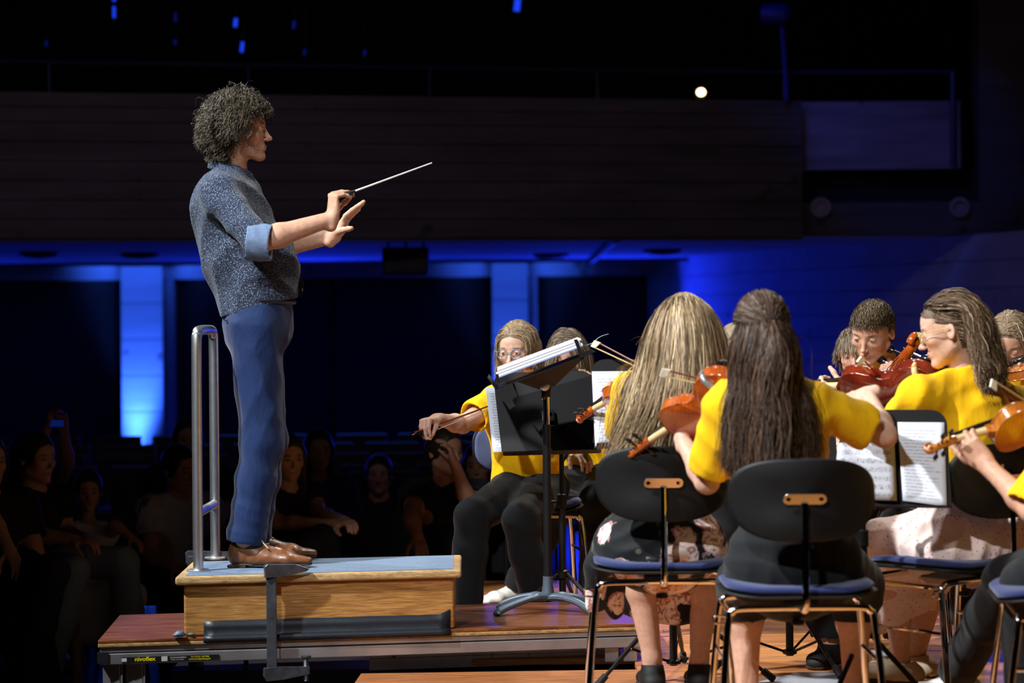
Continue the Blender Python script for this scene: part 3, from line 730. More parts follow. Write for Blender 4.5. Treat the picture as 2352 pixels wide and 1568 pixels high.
# ---------------------------------------------------------------- hair strands draped over the body's distance field
class Sampler:
    def __init__(s, flds, lo, hi, h=.008):
        S = Fld(); S.p = sum([f.p for f in flds], [])
        d, s.lo, s.h = S.grid(h, lo, hi, margin=.07); s.d = d; s.g = [g.astype(np.float32) for g in np.gradient(d, h)]; s.n = np.array(d.shape)
    def q(s, P):
        i = np.clip(np.round((P-s.lo)/s.h).astype(int), 0, s.n-1); t = (i[:, 0], i[:, 1], i[:, 2])
        return s.d[t], np.stack([g[t] for g in s.g], 1)
def strands(rt, name, roots, dirs, L, samp, mat, cols, seg=16, r=.0016, stiff=.75, grav=1.0, off=(.004, .02), wave=(0, 0), lat=None, taper=.35, clump=0, sides=2, curl=0, curlr=.006, bias=None, width=1.0, clw=.55):
    n = len(roots); rg = np.random.default_rng(11); P = roots.copy(); T = dirs/np.linalg.norm(dirs, axis=1)[:, None]
    L = np.broadcast_to(L, (n,)).astype(float); st = (L/seg)[:, None]; pts = [P.copy()]; of = rg.uniform(off[0], off[1], n)
    
    for _ in range(4):
        d, g = samp.q(P); m_ = d < .0015; P = np.where(m_[:, None], P+g/(np.linalg.norm(g, axis=1)[:, None]+1e-6)*(.0015-d)[:, None], P)
    pts[0] = P.copy(); ph = rg.uniform(0, 6.28, n); fq = rg.uniform(.8, 1.2, n); rnd = rg.normal(size=(n, 3))
    for i in range(seg):
        acc = T*stiff+A(0, 0, -1)*grav*(1-stiff)
        if bias is not None: acc = acc+bias(P, i/seg)
        if lat is not None: acc = acc+lat
        acc = acc+rnd*.02
        if wave[0]: acc = acc+np.stack([np.sin(i/seg*wave[1]*fq+ph), np.cos(i/seg*wave[1]*fq+ph*1.3), 0*ph], 1)*wave[0]
        T = acc/np.linalg.norm(acc, axis=1)[:, None]; P = P+T*st
        for _ in range(2):
            d, g = samp.q(P); oe = of*(.45+.55*min(1, i/seg*3)); m = d < oe
            if m.any():
                gg = g/(np.linalg.norm(g, axis=1)[:, None]+1e-6); P = np.where(m[:, None], P+gg*(oe-d)[:, None]*.8, P)
                tn = (T*gg).sum(1); T = np.where((m & (tn < 0))[:, None], T-gg*tn[:, None]*.9, T); T = T/(np.linalg.norm(T, axis=1)[:, None]+1e-9)
        pts.append(P.copy())
    X = np.stack(pts, 1)                                            # n, seg+1, 3
    if clump:
        gid = rg.integers(0, clump, n); w = (np.linspace(0, 1, seg+1)**1.3*clw)[None, :, None]
        # gather every strand towards a leader rooted nearby
        order = rg.choice(n, clump, replace=False); lead = roots[order]
        d2 = ((roots[:, None, :]-lead[None])**2).sum(2); gid = order[np.argmin(d2, 1)]; X = X*(1-w)+(X[gid]+(X-X[gid])*.35)*w
    if curl:
        tt = np.linspace(0, 1, seg+1)[None, :]; a = tt*curl*6.28*fq[:, None]+ph[:, None]
        Tn = np.gradient(X, axis=1); Tn /= np.linalg.norm(Tn, axis=2)[..., None]+1e-9
        N1 = np.cross(Tn, A(.3, .5, .8)); N1 /= np.linalg.norm(N1, axis=2)[..., None]+1e-9; N2 = np.cross(Tn, N1)
        rr = curlr*np.clip(tt*3, 0, 1)[..., None]; X = X+N1*np.cos(a)[..., None]*rr+N2*np.sin(a)[..., None]*rr
    m = seg+1
    Tn = np.gradient(X, axis=1); Tn /= np.linalg.norm(Tn, axis=2)[..., None]+1e-9
    g3 = samp.q(X.reshape(-1, 3))[1].reshape(X.shape)+np.repeat(rnd[:, None, :], m, 1)*.35; N1 = np.cross(Tn, g3); N1 /= np.linalg.norm(N1, axis=2)[..., None]+1e-9; N2 = np.cross(Tn, N1)
    rad = (r*(1-(1-taper)*np.linspace(0, 1, m)**2))[None, :, None]*rg.uniform(.7, 1.3, n)[:, None, None]
    V = np.stack([X+(N1*math.cos(2*math.pi*k/sides)*width+N2*math.sin(2*math.pi*k/sides))*rad for k in range(sides)], 2).reshape(-1, 3)
    b = (np.arange(n)*m*sides)[:, None, None]+(np.arange(seg)*sides)[None, :, None]; k = np.arange(sides)[None, None, :]; k2 = (k+1) % sides
    Q = np.stack([b+k, b+k2, b+sides+k2, b+sides+k], 3)[:, :, :(1 if sides == 2 else sides)].reshape(-1, 4)
    col = np.repeat(cols, m*sides, 0)
    o = mesh_from(name, V, Q, mat, rt, True, col); return o, X
def scalp(R, c, sc, n, zone, r=(.104, .082, .097), off=(-.014, 0, .024), seed=0):
    """sample roots on the skull; zone(L) -> bool in head coords"""
    rg = np.random.default_rng(seed); out = []
    while sum(map(len, out)) < n:
        v = rg.normal(size=(n*3, 3)); v /= np.linalg.norm(v, axis=1)[:, None]; L = v*np.array(r)*.955+np.array(off); out.append(np.hstack([L, v])[zone(L)])
    D = np.concatenate(out)[:n]; L, v = D[:, :3], D[:, 3:]
    return c+(L*sc)@R.T, v@R.T, L
def haircols(n, base, var=.35, seed=0, streak=None):
    rg = np.random.default_rng(seed); k = np.exp(rg.normal(0, var, n))[:, None]; c = np.array(base)[None]*k
    if streak is not None:
        m = rg.random(n) < .25; c[m] = np.array(streak)*k[m]
    return np.clip(c, 0, 1)
# ================================================================ SETTING
FLOOR_H = -.60
X, Y, Z = A(1, 0, 0), A(0, 1, 0), A(0, 0, 1)
# hall floor below the stage
struct(MB().box((-2, 18, FLOOR_H-.05), (24, 26, .1)).build('floor', hallfloor_m))
# plank stage: every board a part of the stage floor
stage = thing('floor', 'wooden plank stage floor', 'floor', (2, 9, 0)); del stage['category']; del stage['label']; struct(stage)
_k = 0
yy = 5.0; wdt = .118
plank_meshes = {}
def plank(x0, x1, y, w, mat=plank_wood, par=stage, nm='plank', zt=0.0, th=.024):
    L = x1-x0
    key = (round(L, 2), round(w, 4))
    if key not in plank_meshes:
        m = MB().box((0, 0, 0), (L-.003, w-.004, th), bev=.0025); me = bpy.data.meshes.new(nm); me.from_pydata(m.v, [], m.f); me.materials.append(mat); plank_meshes[key] = me
    o = link(nm, plank_meshes[key], par); o.location = Vector((x0+L/2, y, zt-th/2-random.random()*.0008))-root_off(par); return o
row = 0
while yy < 11.58:
    x = (.44 if yy < 8.9 else (-.5 if yy < 9.75 else -1.3)); off = (row*.37) % 1.2
    segs = [.9+off*.5, 1.5, 1.2, 1.5, 1.2]
    for L in segs:
        if x > 4.4: break
        L = round(L, 1); x1 = min(x+L, 4.8)
        if yy > 7.2 or x < 2: plank(x, x1, yy+wdt/2, wdt)
        x = x1
    yy += wdt; row += 1
mb = MB().box((1.8, 7.0, -.32), (2.72, 3.8, .54)).box((1.55, 10.35, -.32), (5.7, 2.46, .54)).box((2.0, 9.0, -.30), (4.9, .6, .5))
mb.build('underframe', blackmatt, stage)
# dark rear walls
wl = struct(thing('wall_back', 'x', 'x', (-2, 27.4, -.6))); del wl['category']; del wl['label']
MB().box((-3.5, 27.45, .6), (18, .3, 2.5)).build('backing', dark_m, wl)
for x0, x1 in ((-9.2, -7.1), (-7.1, -4.46), (-3.80, -2.02), (-2.0, -.26), (.22, 1.50)):
    MB().box(((x0+x1)/2, 27.27, .56), (x1-x0-.02, .08, 2.3), bev=.008).build('panel', panel_wood, wl)
MB().box((-3.8, 27.2, 1.75), (10.8, .3, .15)).build('lintel', conc_col, wl)
for cx, w in ((-4.12, .46), (-.02, .40), (-8.3, .44)):
    c = thing('trim_1' if cx < -4 else 'trim_2', 'x', 'x', (cx, 27.0, -.6)); del c['label']; del c['category']; struct(c)
    k = 6
    for i in range(k):
        MB().box((cx, 27.05, -.6+(i+.5)*2.42/k), (w, .3, 2.42/k-.008), bev=.006).build('panel', conc_col, c)
    MB().box((cx+w/2+.06, 27.15, .61), (.09, .18, 2.42)).build('board', conc_col, c)
    if cx < -8: continue
    fx = MB().box((cx-.05, 26.62, -.56), (.20, .14, .08), bev=.01).build('uplight', blackp)
    tag(fx, {-4.12: 'black floor uplight at the foot of the blue column behind the handrail', -.02: 'black floor uplight at the foot of the blue column behind the girl with glasses', -8.3: 'black floor uplight outside the left of the picture'}[cx], 'light', 'floor uplights')
# right wall, blue lit, coming forward
def wallseg(name, p, q, z0, z1, mat, th=.25, boards=0, parent=None):
    p, q = A(*p), A(*q); d = nrm(A(q[0]-p[0], q[1]-p[1], 0)); n = A(-d[1], d[0], 0); P = []
    for z in (z0, z1): P += [A(p[0], p[1], z), A(q[0], q[1], z), A(q[0], q[1], z)+n*th, A(p[0], p[1], z)+n*th]
    return MB().hexa(P).build(name, mat, parent)
wr_ = struct(thing('wall_right', 'x', 'x', (2.5, 22, -.6))); del wr_['label']; del wr_['category']
nb = 12
for i in range(nb):
    z0 = -.6+i*2.44/nb
    for (p, q) in (((1.52, 27.3), (2.15, 23.8)), ((2.15, 23.8), (2.95, 20.2)), ((2.95, 20.2), (4.6, 14.0))):
        o = wallseg('board', p, q, z0+.003, z0+2.44/nb-.003, conc_col, .2, parent=wr_)
wallseg('backing', (1.55, 27.35), (4.66, 14.0), -.6, 1.85, conc_col, .15, parent=wr_)
# soffit under the balcony
P = [(-11, 16.4, 1.82), (3.2, 18.0, 1.82), (3.5, 28, 1.82), (-11, 28, 1.82)]
P = [(-11, 15.12, 1.83), (-3.53, 16.78, 1.83), (4.6, 18.45, 1.83), (4.6, 28, 1.83), (-11, 28, 1.83)]
P = [(-11, 15.35, 1.83), (4.6, 18.75, 1.83), (4.6, 28, 1.83), (-11, 28, 1.83)]
sf = struct(MB().hexa([A(*p) for p in P]+[A(p[0], p[1], 2.0) for p in P]).build('ceiling', ceil_m))
for (px, py) in ((320, 580), (1265, 582), (1520, 572), (90, 578)):
    yv = 23.0; p = W(px, py, 23.0); sc_ = (1.83-1.3)/(p[2]-1.3); yv = 23.0*sc_; p = W(px, py, yv)
    tag(MB().lathe((p[0], p[1], 1.832), -Z, [(0, .17), (.03, .17), (.05, .12), (.06, .02)], 20).build('ceiling_downlight', blackmatt, smooth=True), 'dark round ceiling fitting under the balcony, '+{320: 'just right of the left blue column', 1265: 'nearest above the middle blue column', 1520: 'right of the cable duct', 90: 'at the left edge of the picture'}[px], 'light', 'ceiling fittings under the balcony')
a_, b_ = W(1415, 552, 17.6), W(1350, 608, 26.8)
MB().tube([A(a_[0], a_[1], 1.80), A(b_[0], b_[1], 1.80)], .03, 6).build('cable_duct', blackmatt, sf)
# balcony front: board-marked concrete
bal = struct(thing('wall_balcony', 'x', 'x', (-1, 17.4, 1.82))); del bal['label']; del bal['category']
bp = [(-11.0, 15.0), (-6.0, 16.15), (-3.53, 16.7), (-.6, 17.38), (2.17, 18.0)]
zz = [1.82, 1.955, 2.09, 2.225, 2.36, 2.495, 2.63, 2.735, 2.84]
bal_m = concrete('balcony_board_concrete', (.085, .075, .080), .35)
for (p, q) in zip(bp, bp[1:]):
    for z0, z1 in zip(zz, zz[1:]):
        wallseg('board', p, q, z0+.003, z1-.003, bal_m, .18, parent=bal)
    wallseg('backing', (p[0], p[1]+.03), (q[0], q[1]+.03), 1.80, 2.83, bal_m, .2, parent=bal)
rail = thing('balcony_railing', 'thin dark metal railing running along the top of the balcony', 'railing', (-.6, 17.5, 2.84))
rp = [A(x, y+.08, 3.055) for x, y in [(-11.0, 15.0), (-6.0, 16.15), (-3.53, 16.7), (-.6, 17.38), (2.17, 18.0), (3.32, 18.05)]]
railm = plain('blue_black_rail', srgb(40, 46, 80), .4, .4, .1)
MB().tube(rp, .018, 8).build('handrail', railm, rail)
for px in (-300, 140, 575, 985, 1375, 1835):
    p = W(px, 165, 17.3)
    for (a, b) in zip(rp, rp[1:]):
        if a[0] <= p[0] <= b[0]:
            t = (p[0]-a[0])/(b[0]-a[0]); q = a+(b-a)*t; MB().tube([q, A(q[0], q[1], 2.80)], .012, 8).build('post', railm, rail)
q = rp[-1]; MB().tube([q, A(q[0], q[1], 2.34)], .022, 8).build('post', railm, rail)
# gallery end: blue panel, dark recess, lower beam
g = struct(thing('wall_gallery', 'x', 'x', (3, 18.2, 1.8))); del g['label']; del g['category']
gal_m = concrete('gallery_plaster', (.20, .16, .22), .4)
MB().box((2.77, 18.22, 2.585), (1.22, .12, .51), bev=.004).build('panel', gal_m, g)
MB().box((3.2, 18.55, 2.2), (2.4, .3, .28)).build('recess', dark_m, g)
MB().box((3.45, 18.35, 1.96), (2.6, .3, .25)).build('beam', bal_m, g)
MB().box((4.35, 18.45, 3.0), (1.6, .3, 2.2)).build('panel', bal_m, g)
for px in (1887, 2207):
    p = W(px, 475, 18.1); o = MB().lathe((p[0], 18.2, p[2]), -Y, [(0, .075), (.06, .075), (.06, .05), (.02, .045)], 20).build('beam_spotlight', conc_m, smooth=True)
    tag(o, 'unlit round fitting on the dark beam, '+('nearer the balcony end' if px < 2000 else 'below the right end of the blue panel'), 'light', 'round fittings on the gallery beam')
# upper hall behind the balcony
struct(MB().box((-2, 25.5, 4.6), (22, .2, 5.6)).build('wall_upper', dark_m))
struct(MB().box((-3.5, 22, 2.2), (14, 7.0, .15)).build('floor', dark_m))
# blue-lit edges in the upper seating, drawn as made-up glowing lamps
bl_em = emit('blue_glint_glow', (.01, .06, 1, 1), .9)
bl_dim = emit('dim_blue_glint_glow', (.01, .05, 1, 1), .12)
glints_px = [(262, 28, 26, 6, .3), (262, -6, 18, 7, .3), (403, 40, 20, 4, 0), (402, 97, 10, 5, 0), (541, 52, 20, 8, .2), (556, 108, 24, 7, .05), (675, 57, 18, 6, 0), (700, 120, 14, 4, 0), (838, 122, 14, 4, 0), (106, 100, 12, 4, 0), (1188, 12, 28, 14, .3)]
for i, (px, py, hh_, ww_, br) in enumerate(glints_px):
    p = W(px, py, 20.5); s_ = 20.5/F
    t = thing('added_glint_lamp', ['bright', 'dim'][br == 0]+' blue glint above the balcony, drawn as an added lamp, '+['over the column, lowest of the pair', 'over the column, cut by the picture top', 'above the conductor, upper one on the left', 'above the conductor, lower one on the left', 'upper one over his head', 'lower one over his head', 'small, just right of his head', 'small, lower, just right of his head', 'small and faint over the baton tip', 'faint, farthest left', 'alone near the middle of the picture top'][i], 'stage light', p, 'blue glints drawn as added lamps')
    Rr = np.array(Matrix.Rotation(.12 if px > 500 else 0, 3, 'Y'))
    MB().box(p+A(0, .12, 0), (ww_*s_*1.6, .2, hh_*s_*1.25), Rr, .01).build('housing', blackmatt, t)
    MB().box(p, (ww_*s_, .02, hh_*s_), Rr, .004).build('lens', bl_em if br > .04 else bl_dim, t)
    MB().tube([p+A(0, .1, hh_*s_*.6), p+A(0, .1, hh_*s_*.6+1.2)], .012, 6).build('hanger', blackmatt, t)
p = W(1610, 212, 18.6); t = thing('wall_lamp', 'small warm lit lamp behind the balcony railing', 'light', p)
MB().lathe(p+A(0, .08, 0), -Y, [(0, .035), (.05, .05), (.07, .045)], 16).build('shade', blackmatt, t, smooth=True)
MB().ball(p-A(0, .01, 0), (.034, .018, .03), 14).build('bulb', emit('warm_bulb', (1, .62, .30, 1), 9), t, smooth=True)
t = thing('follow_spot', 'blue-lit spotlight head on a tall pole above the balcony end', 'stage light', W(1805, 190, 17.9))
p = W(1780, 32, 17.9); bluepaint = plain('blue_painted_metal', srgb(30, 40, 150), .5, .3, .1)
MB().lathe(p-A(.10, 0, 0), nrm(A(1, -.2, -.05)), [(0, .075), (.16, .085), (.2, .06), (.22, .01)], 16).build('head', bluepaint, t, smooth=True)
MB().tube([W(1795, 50, 17.9), W(1805, 190, 17.9), W(1806, 232, 17.9)], .022, 10).build('pole', bluepaint, t, smooth=True)
lamp('SPOT', 'gallery_pole_blue', (1.2, 15.6, 4.9), (1.95, 17.9, 3.3), 26, BLUE, .1, 26, .7)
# hanging loudspeaker under the balcony
p = W(932, 600, 17.9); t = thing('hanging_loudspeaker', 'black loudspeaker hung from brackets under the balcony edge', 'loudspeaker', p)
MB().box(p, (.34, .24, .205), bev=.015).build('cabinet', blackmatt, t)
MB().box(p-A(0, .125, 0), (.30, .01, .165), bev=.004).build('grille', rubber_m, t)
for sx in (-.13, .0, .13): MB().box(A(p[0]+sx, p[1]+.02, (p[2]+.10+1.83)/2), (.02, .03, 1.83-p[2]-.10)).build('bracket', blackmatt, t)
MB().box(A(p[0], p[1]+.02, 1.822), (.34, .05, .016)).build('mounting_bar', blackmatt, t)
# ================================================================ STAGE MODULES
def quad_box(name, o, w, d, z0, z1, mat, parent, ins=(0, 0, 0, 0), bev=0):
    """box spanned by corner o (x,y), width vector w and depth vector d, trimmed by ins = left,right,front,back (metres)"""
    o, w, d = A(*o), A(*w), A(*d); lw, ld = np.linalg.norm(w), np.linalg.norm(d); u, v = w/lw, d/ld
    c = [o+u*ins[0]+v*ins[2], o+w-u*ins[1]+v*ins[2], o+w-u*ins[1]+d-v*ins[3], o+u*ins[0]+d-v*ins[3]]
    m = MB().hexa([A(*q, z0) for q in c]+[A(*q, z1) for q in c]); ob = m.build(name, mat, parent)
    if bev:
        bm = bmesh.new(); bm.from_mesh(ob.data); bmesh.ops.bevel(bm, geom=bm.edges[:], offset=bev, segments=3, affect='EDGES', profile=.5); bm.to_mesh(ob.data); bm.free()
    return ob
PO, PW, PD, PZ = (-1.473, 8.54), (1.973, .345), (-.04, .72), .145
plat = thing('stage_platform', 'low aluminium-framed stage platform carrying the podium', 'platform', (-.5, 9.05, 0))
quad_box('deck', PO, PW, PD, PZ-.012, PZ, deck_wood, plat, bev=.003)
quad_box('deck_edge', PO, PW, PD, PZ-.027, PZ-.0125, ply_edge, plat, bev=.004)
quad_box('frame_lip', PO, PW, PD, PZ-.045, PZ-.0275, alu_m, plat, (.006, .006, .006, .006), bev=.002)
quad_box('frame_groove', PO, PW, PD, PZ-.049, PZ-.0455, blackmatt, plat, (.012, .012, .014, .012))
quad_box('frame_rail', PO, PW, PD, PZ-.088, PZ-.0495, alu_m, plat, (.004, .004, .002, .004), bev=.003)
u_, v_ = nrm(A(PW[0], PW[1], 0)), nrm(A(PD[0], PD[1], 0)); o3 = A(PO[0], PO[1], 0)
for (a, b, w_) in ((.045, .05, .062), (.125, .05, .06), (.30, .66, .035)):
    p = o3+u_*a+v_*b; MB().box(p+A(0, 0, (-.60+.058)/2), (w_, .05, .655), bev=.004).build('leg', alu_m, plat)
    MB().box(p+A(w_/2+.005, -.02, -.27), (.006, .012, .64)).build('leg_flange', alu_m, plat)
for a in (1.86, 1.93):
    p = o3+u_*a+v_*.06; MB().box(p+A(0, 0, .029), (.05, .06, .055), bev=.003).build('leg', alu_m, plat)
p = o3+u_*1.93+v_*.66; MB().box(p+A(0, 0, .029), (.05, .05, .055), bev=.003).build('leg', alu_m, plat)
# text on the rail sticker
st = MB(); s0, s1 = .083, .425; zc = PZ-.072
def onrail(a, z, out=.0015): return o3+u_*a-v_*out+A(0, 0, z)
def plate(name, a0, a1, z0, z1, mat, par, out=.0016):
    return MB().hexa([onrail(a0, z0, out), onrail(a1, z0, out), onrail(a1, z0, -.001), onrail(a0, z0, -.001), onrail(a0, z1, out), onrail(a1, z1, out), onrail(a1, z1, -.001), onrail(a0, z1, -.001)]).build(name, mat, par)
stick = plate('sticker', s0, s1, zc-.009, zc+.009, plain('sticker_black', srgb(20, 20, 20), .4, 0, .1), plat)
yel_print = plain('sticker_yellow', srgb(226, 214, 20), .5, 0, .05); whi_print = plain('sticker_white', srgb(190, 190, 190), .5, 0, .05)
plate('sticker_block', .222, .243, zc-.0085, zc+.0085, whi_print, stick, .0020)
plate('sticker_block', .083, .100, zc-.006, zc+.006, whi_print, stick, .0020)
def text3(txt, pos, u, up, size, mat, parent, name='lettering', sx=1.0, bold=.0):
    cu = bpy.data.curves.new(name, 'FONT'); cu.body = txt; cu.size = size; cu.extrude = .0002; cu.offset = bold; cu.materials.append(mat)
    o = link(name, cu, parent); n = np.cross(u, up); M = Matrix([(u[0]*sx, up[0], n[0], 0), (u[1]*sx, up[1], n[1], 0), (u[2]*sx, up[2], n[2], 0), (0, 0, 0, 1)])
    bpy.context.view_layer.update(); me = bpy.data.meshes.new_from_object(o.evaluated_get(bpy.context.evaluated_depsgraph_get())); bpy.data.objects.remove(o); o = link(name, me, parent)
    o.matrix_basis = Matrix.Translation(Vector(pos)-root_off(parent)) @ M; return o
text3('nivoflex', onrail(.128, zc-.0052, .0025), u_, Z, .0205, yel_print, stick, sx=1.12, bold=.0004)
text3('www.schnakenberg.de', onrail(.318, zc-.007, .0025), u_, Z, .0085, yel_print, stick)
text3('Tel. 07162 / 4071900', onrail(.325, zc+.001, .0025), u_, Z, .0075, yel_print, stick)
text3('SCHNAKENBERG', onrail(.252, zc+.0005, .0025), u_, Z, .0075, whi_print, stick)
text3('Podien und Tribünen', onrail(.255, zc-.006, .0025), u_, Z, .0055, whi_print, stick)
plate('corner_tape', -.003, .035, PZ-.082, PZ-.042, tape_m, plat, .003)
# lower aluminium frame lying behind the platform front
lf = thing('spare_frame', 'flat aluminium frame stowed under the stage platform', 'frame', (-.1, 9.15, 0))
a_, b_ = W(848, 1500, 8.95), W(1392, 1500, 9.1)
for z0, z1, nm in ((.014, .036, 'upper_bar'), (-.03, .012, 'lower_bar')):
    MB().hexa([A(a_[0], a_[1], z0), A(b_[0], b_[1], z0), A(b_[0], b_[1]+.05, z0), A(a_[0], a_[1]+.05, z0), A(a_[0], a_[1], z1), A(b_[0], b_[1], z1), A(b_[0], b_[1]+.05, z1), A(a_[0], a_[1]+.05, z1)]).build(nm, alu_m, lf)
for px in (905, 1130, 1215): p = W(px, 1512, 8.93); MB().lathe(A(p[0], p[1], .025), -Y, [(0, .007), (.012, .007), (.013, .003)], 10).build('bolt', iron_m, lf)
# front module at stage level, near the camera
fm = thing('front_stage_module', 'reddish wooden stage module in front of the platform at the picture bottom', 'platform', (-.05, 8.2, 0))
quad_box('deck', (-.60, 7.55), (1.02, .04), (.045, 1.13), -.03, 0, wood('reddish_worn_deck', srgb(126, 70, 36), srgb(190, 122, 66), (3, 30, 30), .4, .2), fm, bev=.005)
quad_box('trim_strip', (.418, 7.55), (.018, 0), (.045, 1.16), -.02, .003, alu_m, fm)
quad_box('frame_rail', (-.60, 7.55), (1.02, .04), (.045, 1.13), -.12, -.032, alu_m, fm, (.01, .01, .01, .01))
for a in (-.55, .36):
    for b in (7.65, 8.6): MB().box((a, b, -.36), (.05, .05, .48)).build('leg', alu_m, fm)
# ---------------------------------------------------------------- podium
pod = thing('conductor_podium', 'carpeted wooden conductor podium with chrome handrail', 'podium', (-.7, 8.95, PZ))
QO, QW, QD, QZ = (-1.205, 8.583), (1.014, .165), (-.01, .53), .362
def bd(nm, ins, z0, z1, mat, bev=.004): return quad_box(nm, QO, QW, QD, z0, z1, mat, pod, ins, bev)
bd('front_board', (.028, .028, .022, .488), PZ+.002, QZ-.030, box_wood, .008)
bd('back_board', (.028, .028, .488, .022), PZ+.002, QZ-.030, box_wood, .006)
bd('side_board', (.026, .965, .045, .045), PZ+.002, QZ-.030, box_wood, .004)
bd('side_board', (.965, .026, .045, .045), PZ+.002, QZ-.030, box_wood, .004)
bd('top_board', (.01, .01, .01, .01), QZ-.030, QZ-.004, box_wood, .002)
bd('carpet', (.034, .030, .030, .02), QZ-.0045, QZ+.001, carpet_m, .001)
bd('edge_strip', (0, 0, 0, .502), QZ-.031, QZ, edge_wood, .010)
bd('edge_strip', (0, 0, .505, 0), QZ-.031, QZ, edge_wood, .010)
bd('edge_strip', (0, .982, .026, .026), QZ-.031, QZ, edge_wood, .009)
bd('edge_strip', (.985, 0, .026, .026), QZ-.031, QZ, edge_wood, .009)
# gaffer tape along the foot of the front board, lapping on the deck
qu, qv = nrm(A(*QW, 0)), nrm(A(*QD, 0)); q3 = A(*QO, 0)
TP = []
nseg = 24
rt_ = random.Random(3)
prof = [(.0205, .200), (.0200, .172), (.0195, .150), (.016, .1465), (.006, .1462), (.0015, .1455), (.001, .124)]
V = []; Fq = []
for i in range(nseg+1):
    a = .098+(.985-.098)*i/nseg
    for j, (out, z) in enumerate(prof):
        jit = rt_.uniform(-.0012, .0012) if 0 < j < 6 else 0
        V.append(q3+qu*a+qv*(out+jit-(.0 if j > 3 else .0))+A(0, 0, z+(rt_.uniform(-.001, .001) if j == 0 else 0)+(.018 if j == 0 and i > nseg-1 else 0)))
n_ = len(prof)
Fq = [(i*n_+j, (i+1)*n_+j, (i+1)*n_+j+1, i*n_+j+1) for i in range(nseg) for j in range(n_-1)]
tp = mesh_from('gaffer_tape', np.array(V), Fq, tape_m, pod, True); md = tp.modifiers.new('s', 'SOLIDIFY'); md.thickness = .0012; md.offset = -1
S = Fld()
for i in range(9): S.ell(q3+qu*(-.01+.012*i*rt_.random()+.012)+qv*(.004+rt_.uniform(-.01, .006))+A(0, 0, PZ+.006+rt_.random()*.014), (.012, .008, .006), .008)
V, Q = S.mesh(.0025, wr=wrinkle(.003, 260)); mesh_from('tape_wad', V, Q, plain('blue_grey_tape', srgb(70, 100, 120), .5), pod)
for x in (.996,):   # creased tape ends catching light
    MB().box(q3+qu*.955+qv*.012+A(0, 0, .182), (.004, .002, .05), np.array(Matrix.Rotation(.55, 3, 'Y'))).build('tape_crease', tape_m, pod)
# handrail hoop on the left end
hr = MB().tube(catmull([A(-1.145, 8.76, QZ), A(-1.145, 8.76, .8), A(-1.144, 8.76, 1.175), A(-1.144, 8.775, 1.215), A(-1.143, 8.82, 1.233), A(-1.139, 9.14, 1.233), A(-1.138, 9.185, 1.215), A(-1.137, 9.2, 1.175), A(-1.137, 9.2, .8), A(-1.137, 9.2, QZ)], 5), .0185, 18).build('guard_rail', steel_m, pod, smooth=True)
MB().tube([A(-1.145, 8.76, .572), A(-1.137, 9.2, .572)], .0165, 14).build('cross_bar', steel_m, hr, smooth=True)
for p in (A(-1.145, 8.76, QZ), A(-1.137, 9.2, QZ)): MB().lathe(p, Z, [(0, .042), (.006, .042), (.009, .036), (.010, .02)], 24).build('flange', steel_m, hr, smooth=True)
# ---------------------------------------------------------------- clamps
def clamp(label, bar_top, bar_bot, jaw_dir, jlen, spx, handle, zdeck):
    t = thing('bar_clamp', label, 'clamp', A(*bar_bot))
    bt, bb = A(*bar_top), A(*bar_bot)
    MB().box((bt+bb)/2, (.036, .014, bt[2]-bb[2]), bev=.003).build('bar', iron_m, t)
    MB().slab([(-.026, -.03), (.03, -.03), (jlen, -.012), (jlen+.01, -.002), (jlen*.7, .014), (-.02, .018), (-.028, .01)], bt, jaw_dir, Z, np.cross(jaw_dir, Z), .030, .004).build('fixed_jaw', iron_m, t)
    MB().slab([(-.03, -.014), (-.028, .014), (.02, .018), (jlen-.02, .012), (jlen+.012, .016), (jlen+.012, -.014), (.04, -.03), (-.02, -.032)], bb+A(0, 0, .03), jaw_dir, Z, np.cross(jaw_dir, Z), .026, .004).build('sliding_jaw', iron_m, t)
    sp = bb+jaw_dir*jlen+A(0, 0, .02)
    prof = []
    z = -.03
    while z < spx: prof += [(z, .0085), (z+.003, .0105), (z+.006, .0085)]; z += .0065
    m = MB().lathe(sp, Z, prof, 12); m.build('spindle', iron_m, t, smooth=True)
    MB().lathe(sp+Z*spx, Z, [(0, .010), (.006, .018), (.012, .018)], 14).build('pressure_pad', iron_m, t, smooth=True)
    if handle:
        MB().lathe(sp-Z*.035, -Z, [(0, .009), (.008, .016), (.02, .0135), (.10, .016), (.125, .013), (.13, .004)], 16).build('handle', redwood_m, t, smooth=True)
    return t
pc = q3+qu*.345; pfr = pc-qv*.022
clamp('long bar clamp pinning the front of the podium to the platform', (pfr[0], pfr[1], QZ+.022), (pfr[0]-.004, pfr[1], -.012), nrm(A(.96, .28, 0)), .125, .05, False, 0)
clamp('bar clamp with red wooden handle behind the left end of the podium', (-1.225, 9.22, QZ+.012), (-1.225, 9.18, -.16), nrm(A(1, -.05, 0)), .205, .20, True, 0)
